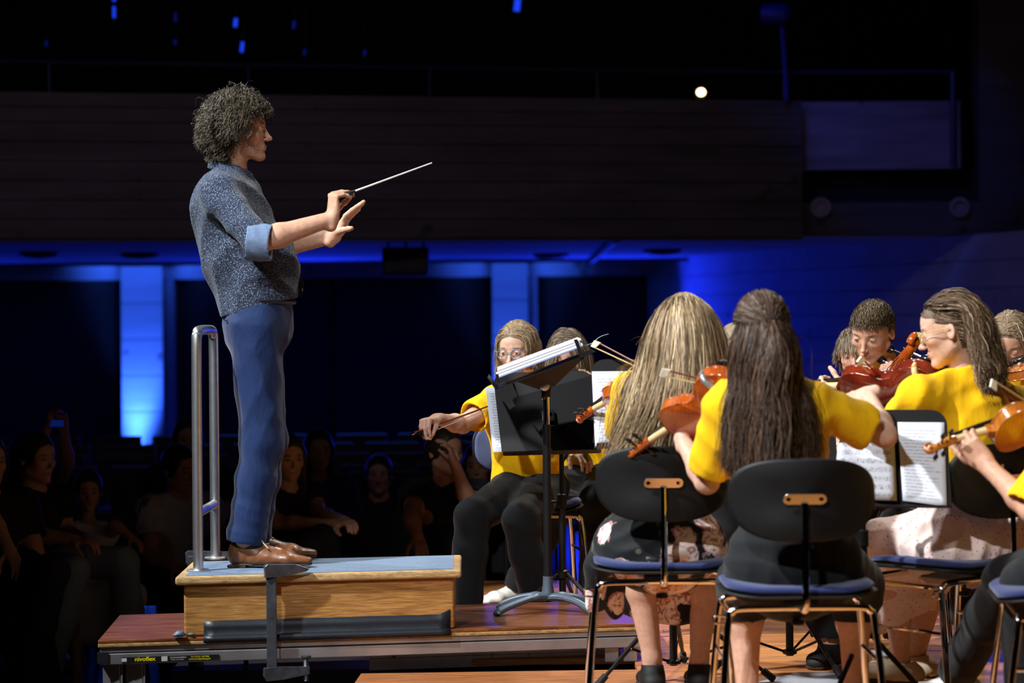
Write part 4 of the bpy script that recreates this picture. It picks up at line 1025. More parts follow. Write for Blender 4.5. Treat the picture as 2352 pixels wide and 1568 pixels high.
# ================================================================ INSTRUMENTS, STANDS, CHAIRS
def vcol(name, c): return plain(name, c, .3)
def violin(label, end, scroll, topn, mat, sc=1.0, rest=None, name='violin', group=None, cat='violin', nomat=None):
    """end = tail button (at the chin), scroll = scroll tip, topn = normal of the top plate"""
    end, scroll = A(*end), A(*scroll); x = nrm(scroll-end); n = A(*topn); n = nrm(n-x*(n@x)); y = np.cross(n, x)
    t = thing(name, label, cat, end, group); G = lambda a, b, c: end+(x*a+y*b+n*c)*sc
    hw = [(0, .0), (.004, .045), (.022, .080), (.055, .1), (.09, .1035), (.125, .094), (.146, .076), (.153, .0735), (.160, .061), (.185, .0545), (.208, .058), (.224, .070), (.231, .073), (.246, .074), (.275, .0825), (.305, .082), (.332, .066), (.350, .034), (.355, .0)]
    half = catmull([A(a, b, 0) for a, b in hw], 3); out = [(p[0], max(p[1], 0)) for p in half]+[(p[0], -max(p[1], 0)) for p in half[-2:0:-1]]
    O = np.array(out); N = len(O); c0 = A(.17, 0)
    def plate(nm, base, sgn, over=.003, arch=.0145):
        V = []; rings = [1.0, 1.0, .97, .90, .78, .6, .38, .15]
        for i, k in enumerate(rings):
            ext = over if i < 2 else over*k
            for q in O:
                d = q-c0; d = d/(np.linalg.norm(d)+1e-9); p = c0+(q-c0)*k+d*ext*(1 if i < 3 else 0)
                h = base if i == 0 else base+sgn*(.0042 + (0 if i < 3 else arch*(1-k**2)**.8 - .001*(i == 3)))
                V.append(G(p[0], p[1], h))
        Fc = [(i*N+j, i*N+(j+1) % N, (i+1)*N+(j+1) % N, (i+1)*N+j) for i in range(len(rings)-1) for j in range(N)]
        Fc += [tuple((len(rings)-1)*N+j for j in range(N)), tuple(range(N))[::-1]]
        if sgn < 0: Fc = [f[::-1] for f in Fc]
        return mesh_from(nm, np.array(V), Fc, mat, t, True)
    plate('back_plate', -.016, -1); tpl = plate('top_plate', .016, 1)
    V = [G(q[0], q[1], z) for z in (-.0165, .0165) for q in O]
    mesh_from('ribs', np.array(V), [(j, (j+1) % N, N+(j+1) % N, N+j) for j in range(N)], mat, t, True)
    for s in (-1, 1):
        pts = catmull([G(.135, s*.052, .0292), G(.128, s*.046, .0305), G(.135, s*.040, .0318), G(.150, s*.046, .0305), G(.170, s*.043, .0315), G(.19, s*.030, .034), G(.200, s*.030, .0342), G(.202, s*.036, .033)], 4)
        MB().tube(pts, .0020*sc, 6).build('f_hole', ebony, tpl)
    MB().hexa([G(.338, -.018, -.018), G(.338, .018, -.018), G(.375, .013, -.004), G(.375, -.013, -.004), G(.338, -.016, .022), G(.338, .016, .022), G(.375, .013, .024), G(.375, -.013, .024)]).build('heel', mat, t)
    MB().tube([G(.345, 0, .012), G(.38, 0, .012), G(.45, 0, .011), G(.475, 0, .010)], [.0165*sc, .0125*sc, .0115*sc, .011*sc], 14).build('neck', neckwood, t, smooth=True)
    MB().hexa([G(.215, -.021, .040), G(.215, .021, .040), G(.485, .0125, .020), G(.485, -.0125, .020), G(.215, -.021, .046), G(.215, .021, .046), G(.485, .0125, .026), G(.485, -.0125, .026)]).build('fingerboard', ebony, t)
    MB().hexa([G(.165, -.021, .028), G(.165, .021, .028), G(.172, .021, .028), G(.172, -.021, .028), G(.167, -.019, .060), G(.167, .019, .060), G(.170, .019, .060), G(.170, -.019, .060)]).build('bridge', neckwood, t)
    MB().hexa([G(.004, -.010, .026), G(.004, .010, .026), G(.115, .021, .044), G(.115, -.021, .044), G(.004, -.008, .032), G(.004, .008, .032), G(.115, .019, .050), G(.115, -.019, .050)]).build('tailpiece', ebony, t)
    for k in range(4):
        o = (k-1.5)*.0100; o2 = (k-1.5)*.0055
        MB().tube([G(.112, o, .050), G(.1685, o, .0612), G(.485, o2, .0275), G(.52, o2*.6, .016)], .0007*sc, 5).build('string', chrome_m, t)
    # pegbox and scroll
    pb = MB(); pb.tube([G(.478, 0, .010), G(.50, 0, .008), G(.53, 0, .002), G(.56, 0, -.006)], [.0135*sc, .0150*sc, .0125*sc, .0095*sc], 12, flat=(y, .95))
    sp = []; rr = []
    for i in range(34):
        a = i/33*4.2*math.pi; r_ = .0155*(1-i/33)**.8+.003; sp.append(G(.566-math.cos(a+1.2)*r_*.0+.0155*0+math.sin(a-.6)*r_, 0, -.001+math.cos(a-.6)*r_)); rr.append((.0085-.004*i/33)*sc)
    pb.tube(sp, rr, 10, flat=(y, .6)); pb.lathe(G(.566, -.013, -.001), y, [(0, .004*sc), (.004*sc, .0075*sc), (.022*sc, .0075*sc), (.026*sc, .004*sc)], 12)
    pb.build('scroll', mat, t, smooth=True)
    for k, (px_, s) in enumerate(((.500, 1), (.513, -1), (.530, 1), (.543, -1))):
        zc_ = .006-(px_-.5)*.22; m = MB().tube([G(px_, -s*.016, zc_), G(px_, s*.030, zc_)], [.0028*sc, .0035*sc], 8)
        m.tube([G(px_, s*.030, zc_), G(px_, s*.034, zc_), G(px_, s*.042, zc_), G(px_, s*.050, zc_), G(px_, s*.053, zc_)], [.004*sc, .0070*sc, .0095*sc, .0075*sc, .002*sc], 12, flat=(x, .55)); m.ball(G(px_, s*.0555, zc_), .0028*sc, 8)
        m.build('peg', ebony, t, smooth=True)
    S = Fld(); S.frame(np.stack([x, y, n], 1), end, sc); S.ell((.035, .045, .041), (.036, .048, .0085), 0); S.ell((.035, .045, .052), (.026, .036, .010), .004, 'sub'); S.cap((.004, .03, -.016), (.004, .03, .036), .006, .006, .004); S.frame()
    V, Q = S.mesh(.0035*sc); mesh_from('chin_rest', V, Q, ebony, t)
    if rest is not None:
        m = MB().tube(catmull([G(.055, -.112, -.020), G(.05, -.108, -.040), G(.06, -.05, -.052), G(.045, .03, -.050), G(.055, .095, -.042), G(.06, .112, -.022)], 5), .009*sc, 10, flat=(n, 1)); m.tube([G(.06, -.112, -.012), G(.06, -.117, -.03)], .006*sc, 8).tube([G(.06, .115, -.01), G(.06, .117, -.03)], .006*sc, 8)
        m.build('shoulder_rest', rest, t, smooth=True)
    return t
def bow(label, tip, frog, hairdir, hair=horse_hair, stick=bow_wood, sc=1.0, group=None):
    tip, frog = A(*tip), A(*frog); x = nrm(tip-frog); L = np.linalg.norm(tip-frog); n = A(*hairdir); n = nrm(n-x*(n@x)); y = np.cross(x, n)
    t = thing('violin_bow', label, 'bow', frog, group)
    pts = [frog+x*L*k+n*(.010*math.sin(math.pi*k)) for k in np.linspace(-.035/L, 1, 14)]
    MB().tube(pts, [.0042-.0016*k/13 for k in range(14)], 8).build('stick', stick, t, smooth=True)
    MB().tube([frog-x*.05, frog-x*.036], .0048, 10).build('screw_button', chrome_m, t, smooth=True)
    MB().hexa([frog-x*.025-y*.006+n*.002, frog+x*.025-y*.006+n*.002, frog+x*.025+y*.006+n*.002, frog-x*.025+y*.006+n*.002, frog-x*.022-y*.006+n*.022, frog+x*.012-y*.006+n*.024, frog+x*.012+y*.006+n*.024, frog-x*.022+y*.006+n*.022]).build('frog', ebony, t)
    MB().tube([frog+x*.03, frog+x*.075], .0052, 10).build('grip', plain('bow_grip_leather', srgb(50, 40, 36), .6), t, smooth=True)
    MB().hexa([frog+x*.012-y*.0052+n*.019, tip-x*.006-y*.005+n*.020, tip-x*.006+y*.005+n*.020, frog+x*.012+y*.0052+n*.019, frog+x*.012-y*.0052+n*.0215, tip-x*.006-y*.005+n*.0225, tip-x*.006+y*.005+n*.0225, frog+x*.012+y*.0052+n*.0215]).build('bow_hair', hair, t)
    MB().hexa([tip-x*.022-y*.004-n*.003, tip+x*.003-y*.004-n*.002, tip+x*.003+y*.004-n*.002, tip-x*.022+y*.004-n*.003, tip-x*.010-y*.0045+n*.023, tip+x*.008-y*.0045+n*.023, tip+x*.008+y*.0045+n*.023, tip-x*.010+y*.0045+n*.023]).build('tip_plate', plain('ivory_tip', srgb(230, 225, 200), .4) if 'ivory_tip' not in MATS else MATS['ivory_tip'], t)
    return t
# -------- paper
def page_mat(name, kind):
    t = NT(name); c = t.add('ShaderNodeTexCoord'); s = t.add('ShaderNodeSeparateXYZ'); t.l(c.outputs['UV'], s.inputs[0]); u, v = s.outputs[0], s.outputs[1]
    def band(x, lo, hi): return t.math('MULTIPLY', t.math('GREATER_THAN', x, lo), t.math('LESS_THAN', x, hi))
    if kind == 'music':
        sysn = t.math('FRACT', t.math('MULTIPLY', v, 9.0)); line = t.math('FRACT', t.math('MULTIPLY', sysn, 11.0))
        staff = t.math('MULTIPLY', band(sysn, .27, .73), t.math('LESS_THAN', line, .22))
        mp = t.add('ShaderNodeMapping'); mp.inputs['Scale'].default_value = (58, 62, 1); t.l(c.outputs['UV'], mp.inputs[0])
        n = t.add('ShaderNodeTexVoronoi', i_Scale=1.0, feature='F1'); t.l(mp.outputs[0], n.inputs['Vector'])
        sel = t.noise(t.co('UV', (26, 9, 1)), 1.0, 1); notes = t.math('MULTIPLY', t.math('MULTIPLY', t.math('LESS_THAN', n.outputs['Distance'], .36), t.math('GREATER_THAN', sel, .46)), band(sysn, .2, .8))
        ink = t.math('MAXIMUM', t.math('MULTIPLY', staff, .55), notes)
    elif kind == 'text':
        ln = t.math('FRACT', t.math('MULTIPLY', v, 24.0)); w = t.noise(t.co('UV', (60, 24, 1)), 1.0, 2)
        wid = t.noise(t.co('UV', (.1, 24, 1)), 1.0, 1)
        ink = t.math('MULTIPLY', t.math('MULTIPLY', band(ln, .35, .62), t.math('GREATER_THAN', w, .44)), t.math('LESS_THAN', u, t.math('ADD', wid, .25)))
        ink = t.math('MULTIPLY', ink, .6)
    else: ink = None
    base = srgb(222, 230, 244)
    if ink is not None:
        m = t.math('MULTIPLY', ink, t.math('MULTIPLY', band(u, .07, .93), band(v, .05, .92)))
        t.set(Base_Color=t.mix(base, srgb(60, 66, 80), m))
    else: t.set(Base_Color=base)
    t.set(Roughness=.8); return t.m
music_m, text_m, blank_m = page_mat('printed_music', 'music'), page_mat('printed_text', 'text'), page_mat('blank_sheet', 'x')
def sheet(label, c4, mat, curl=.006, name='sheet_music', group=None, cat='sheet music'):
    """paper page from 4 world corners TL TR BR BL with a slight bow, two-sided thickness"""
    TL, TR, BR, BL = [A(*q) for q in c4]; n = nrm(np.cross(TR-TL, BL-TL)); V = []; U = []; m = 8
    for i in range(m+1):
        for j in range(m+1):
            a, b = i/m, j/m; p = (TL*(1-a)+TR*a)*(1-b)+(BL*(1-a)+BR*a)*b-n*curl*math.sin(a*math.pi)*math.sin(b*2.6); V.append(p); U.append((a, 1-b))
    Fc = [(i*(m+1)+j, i*(m+1)+j+1, (i+1)*(m+1)+j+1, (i+1)*(m+1)+j) for i in range(m) for j in range(m)]
    o = mesh_from(name, np.array(V)-TL, Fc, mat, None, True); o.location = TL; tag(o, label, cat, group)
    uv = o.data.uv_layers.new(name='UVMap'); vi = np.zeros(len(o.data.loops), int); o.data.loops.foreach_get('vertex_index', vi); uv.data.foreach_set('uv', np.array(U)[vi].ravel().astype(np.float32))
    md = o.modifiers.new('s', 'SOLIDIFY'); md.thickness = .0006; return o
# -------- stands
def desk(t, c, u, v, w=.5, h=.33, ledge=.055, rad=.05, mat=blackp):
    """desk plate centred c, u = width dir, v = up-slope dir; plate faces n = u x v"""
    u, v = nrm(u), nrm(v); n = nrm(np.cross(u, v))
    P = [(-w/2, -h/2), (w/2, -h/2)]+[(x, y) for x, y in rrect(w, h, rad, 6) if y > 0]
    d = MB().slab(P, c, u, v, n, .004).build('desk', mat, t)
    MB().slab(rrect(w*.98, ledge, .012, 4), c-v*h/2+n*ledge/2, u, n, np.cross(u, n), .003).build('ledge', mat, d)
    return d
def tripod(t, hub, floor, az, spread=.30, top=.26, low=.06, braces=True, r=.0085, mat=blackp):
    for a in az:
        d = A(math.cos(a), math.sin(a), 0); tp_ = hub+Z*(floor+top)+d*.022; ft = hub+Z*(floor+.012)+d*spread
        lg = MB().tube([tp_, tp_*.25+ft*.75], r, 8).tube([tp_*.3+ft*.7, ft], r*.8, 8).build('leg', mat, t, smooth=True)
        ax = nrm(ft-tp_); MB().tube([ft-ax*.05, ft-ax*.048, ft, ft+ax*.004], [r*1.05, r*1.5, r*1.6, r*1.0], 10).build('rubber_foot', rubber_m, lg, smooth=True)
        if braces:
            mid = tp_*.45+ft*.55; MB().hexa([q+o for q in ((hub+Z*(floor+low)+d*.02), mid) for o in (-Z*.005-np.cross(Z, d)*.0015, -Z*.005+np.cross(Z, d)*.0015, Z*.005+np.cross(Z, d)*.0015, Z*.005-np.cross(Z, d)*.0015)]).build('brace', mat, t)
            MB().ball(mid+np.cross(Z, d)*.006, .004, 8).build('rivet', chrome_m, t)
    MB().lathe(hub+Z*(floor+top-.02), Z, [(0, .024), (.004, .028), (.03, .028), (.036, .02)], 12).build('hub', mat, t, smooth=True)
    for a in az: MB().ball(hub+Z*(floor+top)+A(math.cos(a+.35), math.sin(a+.35), 0)*.028, .0045, 8).build('bolt', chrome_m, t)
    if braces: MB().lathe(hub+Z*(floor+low-.012), Z, [(0, .016), (.004, .026), (.016, .026), (.02, .016)], 12).build('lower_hub', mat, t, smooth=True)
def music_stand(label, hub, floor, dc, u, v, w=.5, h=.33, az=(0, 2.1, 4.2), mat=blackp, top=.26, spread=.3, ledge=.055, r=.014, group=None):
    hub = A(hub[0], hub[1], 0); dc = A(*dc); t = thing('music_stand', label, 'music stand', (hub[0], hub[1], floor), group)
    u, v = nrm(u), nrm(v); n = nrm(np.cross(u, v)); desk(t, dc, u, v, w, h, ledge)
    tipz = dc-n*.03-v*.02; zt = tipz[2]-.03; mid = floor+top+.30
    MB().tube([hub+Z*(floor+.045), hub+Z*mid], r, 12).build('lower_pole', mat, t, smooth=True)
    MB().lathe(hub+Z*(mid-.03), Z, [(0, r*1.1), (.003, r*1.4), (.05, r*1.4), (.055, r)], 14).build('collar', mat, t, smooth=True)
    MB().tube([hub+Z*(mid-.01)+A(-.018, 0, 0), hub+Z*(mid-.01)+A(-.042, 0, 0)], [.004, .008], 10).build('wing_screw', mat, t, smooth=True)
    MB().tube([hub+Z*mid, A(hub[0], hub[1], zt)], r*.72, 12).build('upper_pole', mat, t, smooth=True)
    m = MB().tube([A(hub[0], hub[1], zt), tipz], .009, 10).box(dc-n*.012-v*.03, (.05, .05, .016), np.stack([u, v, n], 1), .004)
    m.tube([A(hub[0], hub[1], zt)-u*.03, A(hub[0], hub[1], zt)+u*.03], .007, 10).build('tilt_bracket', mat, t, smooth=True)
    MB().lathe(A(hub[0], hub[1], zt)-u*.045, u, [(0, .012), (.003, .016), (.012, .016), (.015, .008)], 12).build('tilt_knob', mat, t, smooth=True)
    tripod(t, hub, floor, az, spread, top)
    return t
# conductor's own stand with chrome upper pole and arched cast legs
HX, HYy = .128, 9.25
cs = thing('music_stand', 'conductor stand with arched grey legs and chrome upper pole on the platform', 'music stand', (HX, HYy, PZ))
hub = A(HX, HYy, 0)
MB().tube([hub+Z*(PZ+.06), hub+Z*.86], .0155, 16).build('lower_pole', blackp, cs, smooth=True)
MB().tube([hub+Z*.86, hub+Z*.975], .0125, 16).build('upper_pole', chrome_m, cs, smooth=True)
MB().lathe(hub+Z*.965, Z, [(0, .016), (.004, .019), (.035, .019), (.045, .014), (.07, .012)], 16).build('collar', blackp, cs, smooth=True)
MB().lathe(hub+Z*(PZ+.045), Z, [(0, .020), (.01, .026), (.03, .024), (.055, .0195), (.09, .0185)], 16).build('hub', greyiron, cs, smooth=True)
p = hub+Z*1.008+A(-.006, -.02, 0); MB().lathe(p, -Y, [(0, .012), (.004, .019), (.014, .019), (.018, .014), (.019, .002)], 20).build('tilt_knob', steel_m, cs, smooth=True)
MB().lathe(hub+A(-.016, -.012, .962), -Y, [(0, .005), (.008, .005), (.009, .002)], 10).build('screw', chrome_m, cs, smooth=True)
for dx, dy in ((-.195, -.13), (-.185, .10), (.165, -.115), (.19, .06)):
    e = A(dx, dy, 0); L_ = np.linalg.norm(e); d = e/L_
    pts = catmull([hub+Z*(PZ+.055)+d*.012, hub+Z*(PZ+.058)+d*.06, hub+Z*(PZ+.045)+d*.13, hub+Z*(PZ+.022)+d*(L_-.02), hub+Z*(PZ+.007)+d*L_], 5)
    lg = MB().tube(pts, [.016]*6+[.0135]*(len(pts)-6), 10, flat=(Z, 1.35)).build('leg', greyiron, cs, smooth=True)
    MB().ball(hub+Z*(PZ+.008)+d*(L_+.004), (.012, .012, .008), 10).build('rubber_foot', rubber_m, lg, smooth=True)
vv = nrm(A(.94, 0, .34)); du = A(0, -1, 0); dn = nrm(np.cross(du, vv))
dc = A(HX-.005, HYy, 1.072); 
if dn[2] < 0: du = -du; dn = -dn
dk = MB().slab(rrect(.40, .50, .03, 5), dc, vv, A(0, 1, 0), dn, .004).build('desk', blackp, cs)
lo_e = dc-vv*.20
MB().hexa([lo_e+Y*s-dn*.0+vv*a+dn*b for (a, b) in ((0, 0), (-.012, .055)) for s in (-.24, .24) for _ in (0,)] and [lo_e-Y*.24, lo_e+Y*.24, lo_e+Y*.24+vv*.004, lo_e-Y*.24+vv*.004, lo_e-Y*.24-vv*.014+dn*.05, lo_e+Y*.24-vv*.014+dn*.05, lo_e+Y*.24-vv*.010+dn*.05, lo_e-Y*.24-vv*.010+dn*.05]).build('ledge', blackp, dk)
for yy_ in (-.10, .10):
    MB().hexa([dc-vv*.12-dn*.002+Y*(yy_-.002), dc+vv*.17-dn*.002+Y*(yy_-.002), dc+vv*.17-dn*.002+Y*(yy_+.002), dc-vv*.12-dn*.002+Y*(yy_+.002),
          hub+Z*.995-X*.03+Y*(yy_*.15-.002), hub+Z*1.005+X*.03+Y*(yy_*.15-.002), hub+Z*1.005+X*.03+Y*(yy_*.15+.002), hub+Z*.995-X*.03+Y*(yy_*.15+.002)]).build('bracket_plate', blackp, cs)
MB().box(dc+vv*.145+dn*.03+Y*-.17, (.012, .12, .075), np.stack([vv, Y, dn], 1)).box(dc-vv*.13-dn*.03-Y*.2, (.006, .02, .06), np.stack([vv, Y, dn], 1)).build('page_stop', blackp, cs)
bk = thing('score_book', 'open thick white score lying on the conductor stand', 'book', dc)
Rb = np.stack([vv, Y, dn], 1)
for i, (th, dd, m_, nm) in enumerate(((.004, 0, plain('blue_cover', srgb(120, 150, 210), .5), 'cover'), (.010, .002, paper_white, 'page_block'), (.009, -.004, paper_white, 'page_block'), (.007, .003, paper_white, 'page_block'))):
    z_ = .006+sum((.004, .011, .010, .008)[:i])+th/2
    MB().box(dc+dn*(z_+.028)-vv*(.005-dd)-Y*.0, (.335, .44, th), Rb, .002).build(nm, m_, bk)
pp = thing('page_clip', 'small black clip holding the lower edge of the open score', 'clip', dc)
MB().slab([(0, 0), (.012, .045), (.006, .05), (-.012, .012), (-.004, -.006)], dc-vv*.176+dn*.02-Y*.20, vv, dn, Y, .02, .001).build('clip', blackp, pp)
rb = MB().tube(catmull([dc+vv*.16+dn*.036-Y*.2, dc+vv*.20+dn*.034-Y*.18, dc+vv*.235+dn*.045-Y*.16, dc+vv*.27+dn*.044-Y*.15], 6), .003, 8, flat=(Y, .5)).build('bookmark_cord', plain('grey_cord', srgb(130, 150, 160), .7), None, smooth=True)
tag(rb, 'pale grey cord sticking out of the top of the score', 'cord')
# desk B: back of a stand desk in front of the girl with glasses
def plane_from(TL, TR, BR, BL):
    c = (TL+TR+BR+BL)/4; u = nrm((TR-TL)+(BR-BL)); v = (TL+TR)-(BL+BR); return c, u, nrm(v-u*(v@u))
c, u, v = plane_from(W(1126, 858, 9.62), W(1357, 850, 9.62), W(1390, 1027, 9.50), W(1156, 1036, 9.50))
c, u, v = (W(1126, 858, 9.75)+W(1357, 850, 9.75)+W(1390, 1027, 9.58)+W(1156, 1036, 9.58))/4, nrm(A(-1, 0, -.02)), nrm(A(-.11, .50, 1))
c = W(1257, 943, 9.66)
music_stand('black stand turned away in front of the girl with glasses', W(1292, 1300, 9.85)[:2], 0, c, u, v, .40, .345, (-.7, 1.3, 3.5), top=.225, ledge=.04)
vB, uB = v, -nrm(u); nB = np.cross(nrm(u), v)
def dcorner(c, u, v, a, b, n=None, o=0): return c+u*a+v*b+(n*o if n is not None else 0)
sheet('pale sheet sticking out beside the black stand turned away', [dcorner(c, uB, vB, a, b, nB, .008) for a, b in ((-.235, .115), (-.03, .115), (-.03, -.17), (-.235, -.17))], text_m, .002)
# desk C: stand of the girl with long fair hair
c = W(1522, 925, 8.42); u = nrm(A(1, .05, 0)); v = nrm(A(-.17, .42, 1)); v = nrm(v-u*(v@u))
music_stand('black stand hidden behind the girl with very long fair hair', W(1547, 1500, 8.5)[:2], 0, c, u, v, .49, .33, (-2.45, -.35, 1.4), top=.265, spread=.36)
n = np.cross(u, v)
sheet('white sheet on the left of the stand before the long-haired girl', [c+u*a+v*b+n*.006 for a, b in ((-.243, .118), (-.04, .118), (-.04, -.16), (-.243, -.16))], text_m, .002)
sheet('white music page hidden behind the long-haired girl', [c+u*a+v*b+n*.006 for a, b in ((-.02, .125), (.19, .125), (.19, -.16), (-.02, -.16))], music_m, .002)
# desk D: stand of the brown-haired girl
c = W(1790, 1010, 8.55); u = X; v = nrm(A(0, .42, 1))
music_stand('black stand hidden behind the brown-haired girl', W(1814, 1500, 8.72)[:2], 0, c, u, v, .40, .27, (-1.12, 1.0, 3.6), top=.255, spread=.33)
# desk E: the music stand with two printed sheets
c = W(2056, 1052, 7.58); u = nrm(A(1, -.05, -.01)); v = nrm(A(-.20, .45, 1)); v = nrm(v-u*(v@u)); n = np.cross(u, v)
dE = (c, u, v, n)
music_stand('black stand holding two printed sheets beside the brown-haired girl', W(1985, 1500, 7.66)[:2], 0, c, u, v, .335, .325, (-2.1, -.85, 1.5), top=.27, spread=.36, ledge=.02)
sheet('music sheet with note rows, left one on the stand', [c+u*a+v*b+n*o for a, b, o in ((-.165, .115, .006), (.000, .118, .006), (-.002, -.145, .012), (-.205, -.142, .014))], music_m, .004)
sheet('text sheet drooping over the right edge of the stand', [c+u*a+v*b+n*o for a, b, o in ((.012, .118, .008), (.158, .118, .007), (.150, -.165, .018), (.016, -.145, .014))], text_m, .003)
sheet('white sheet lying on the stage boards at the picture bottom', [W(1742, 1560, 8.16), W(1925, 1543, 8.36), W(1935, 1580, 8.0), W(1770, 1590, 7.95)], blank_m, 0)
for o in []:
    pass
def floor_sheet(label, quad):
    P = []
    for px, py in quad:
        dx, dy = px-1176, py-HY; dy2 = dy+ROLL*dx; Yd = 1.297*F/dy2; P.append(W(px, py, Yd))
    return sheet(label, P, blank_m, .001)
bpy.data.objects.remove(bpy.data.objects['sheet_music.005']) if 'sheet_music.005' in bpy.data.objects else None
floor_sheet('white sheet lying on the stage boards at the picture bottom', [(1830, 1543), (1925, 1543), (1950, 1575), (1735, 1567)])
floor_sheet('small white sheet on the floor beside the brown-haired girl\'s shin', [(1905, 1490), (1935, 1490), (1925, 1512), (1885, 1512)])
floor_sheet('white sheet on the floor behind the chair leg, near the beige shoe', [(2000, 1492), (2056, 1492), (2056, 1514), (2004, 1514)])
# -------- chairs
chrome_soft = plain('worn_chrome', (.80, .80, .80, 1), .17, 1, .04)
def chair(label, o, f, floor=0.0, cushion=None, seat_mat=seat_blue, seatz=.487, simple=False, group=None, name='orchestra_chair', backz=(.625, .868), cat='chair', bw=.43):
    """o = point on the floor under the middle of the seat, f = facing direction"""
    f = nrm(A(f[0], f[1], 0)); l = A(-f[1], f[0], 0); o = A(o[0], o[1], floor); t = thing(name, label, cat, o, group)
    sw, sd = .44, .40; G = lambda a, b, c: o+f*a+l*b+Z*c
    # seat cushion: rounded slab, front rolled down, rear slightly dished
    def pad(nm, w, d, z0, th, mat, par=t, dish=.012):
        V = []; n = 14; O = [(x, y) for x, y in rrect(d, w, .10, 5)]; N = len(O); rings = [(0, .90), (th*.3, .985), (th*.6, 1.0), (th*.9, .96), (th, .86), (th*1.0, .5), (th*.98, .1)]
        for h_, k in rings:
            for x_, y_ in O:
                x2, y2 = x_*k, y_*k; V.append(G(x2, y2, z0+h_+dish*((y2/(w/2))**2)*1.2-.018*max(0, x2/(d/2)-.4)))
        Fc = [(i*N+j, i*N+(j+1) % N, (i+1)*N+(j+1) % N, (i+1)*N+j) for i in range(len(rings)-1) for j in range(N)]+[tuple((len(rings)-1)*N+j for j in range(N)), tuple(range(N))[::-1]]
        return mesh_from(nm, np.array(V), Fc, mat, par, True)
    st_ = pad('seat', sw+.02, sd+.01, seatz-.035, .012, blackmatt); pad('seat_cushion', sw, sd, seatz-.024, .026, seat_mat, st_)
    # back: curved rounded plate
    zb, zt = backz; hc_ = (zb+zt)/2; hh_ = zt-zb
    def shell(nm, w, h_, off, th, mat, par):
        O = []
        for k in range(48):
            a = 2*math.pi*k/48; e = 2/3.2 if math.sin(a) > 0 else 2/2.35
            O.append((math.copysign(abs(math.cos(a))**(2/2.8), math.cos(a))*w/2, math.copysign(abs(math.sin(a))**e, math.sin(a))*h_/2))
        V = []; rings = [(-th/2, .0), (-th/2, .5), (-th/2, .93), (-th*.25, .99), (th*.25, .99), (th/2, .93), (th/2, .5), (th/2, 0.0)]
        for d_, k in rings:
            for y_, z_ in O:
                y2, z2 = y_*max(k, .02), z_*max(k, .02); bend = -.07*(1-(y2/.22)**2)-.02*(z2/.13)**2*.3
                V.append(G(-sd/2+.035+bend+off+d_-.10*(z2+hc_-zb)*.35, y2, hc_+z2))
        N = 48; Fc = [(i*N+j, i*N+(j+1) % N, (i+1)*N+(j+1) % N, (i+1)*N+j) for i in range(len(rings)-1) for j in range(N)]+[tuple((len(rings)-1)*N+j for j in range(N)), tuple(range(N))[::-1]]
        Fc = [q[::-1] for q in Fc]
        return mesh_from(nm, np.array(V), Fc, mat, par, True)
    bk_ = shell('backrest', bw, hh_, 0, .014, blackmatt, t); shell('back_cushion', bw*.95, hh_*.93, .014, .022, cushion or seat_mat, bk_)
    rear = -sd/2+.035-.07
    MB().slab(rrect(.125, .032, .0155, 6)[:7]+rrect(.125, .032, .0155, 6)[7:], G(rear-.022, 0, hc_+.005), l, nrm(Z-f*.34), -nrm(f+Z*.34), .005, .001).build('bracket', chrome_soft, t, smooth=False)
    for s in (-1, 1): MB().lathe(G(rear-.022, s*.047, hc_+.005), -f, [(0, .007), (.004, .007), (.005, .003)], 12).build('screw', chrome_m, t, smooth=True)
    MB().tube(catmull([G(rear-.022, 0, hc_-.008), G(rear-.028, 0, zb), G(rear-.030, 0, seatz+.01), G(rear-.022, 0, seatz-.05), G(rear+.03, 0, seatz-.062), G(-.02, 0, seatz-.062)], 5), .0105, 10, flat=(l, .6)).build('back_stem', chrome_m, t, smooth=True)
    MB().box(G(-.03, 0, seatz-.055), (.24, .10, .03), np.stack([f, l, Z], 1), .006).build('under_plate', iron_m, t)
    MB().tube([G(-.06, .0, seatz-.06), G(-.06, .0, seatz-.10)], .006, 8).lathe(G(-.06, 0, seatz-.105), -Z, [(0, .008), (.004, .020), (.014, .020), (.018, .010)], 12).build('adjusting_knob', blackp, t, smooth=True)
    for a, sp_ in ((-.15, -.06), (.15, .05)):
        MB().tube(catmull([G(a+sp_, -.245, 0), G(a+sp_*.4, -.226, seatz*.5), G(a, -.212, seatz-.095), G(a, -.200, seatz-.070), G(a, -.175, seatz-.060), G(a, -.06, seatz-.058), G(a, .06, seatz-.058), G(a, .175, seatz-.060), G(a, .200, seatz-.070), G(a, .212, seatz-.095), G(a+sp_*.4, .226, seatz*.5), G(a+sp_, .245, 0)], 5), .0105, 12).build('leg_frame', chrome_m, t, smooth=True)
        for s in (-1, 1): MB().lathe(G(a+sp_, s*.245, 0), Z, [(0, .012), (.014, .0135), (.016, .011)], 12).build('leg_cap', rubber_m, t, smooth=True)
    for s in (-1, 1):
        MB().tube([G(-.17, s*.222, seatz*.56), G(.17, s*.222, seatz*.56)], .006, 8).build('side_rung', chrome_m, t, smooth=True)
        MB().tube([G(-.15, s*.208, seatz-.075), G(.15, s*.208, seatz-.075)], .007, 8).build('side_rail', chrome_m, t, smooth=True)
    for s in (1,):
        MB().tube(catmull([G(-.15, s*.212, seatz-.085), G(-.155, s*.25, seatz-.080), G(-.155, s*.252, seatz-.10), G(-.15, s*.214, seatz-.105)], 4), .0035, 6).build('linking_hook', chrome_m, t, smooth=True)
    return t
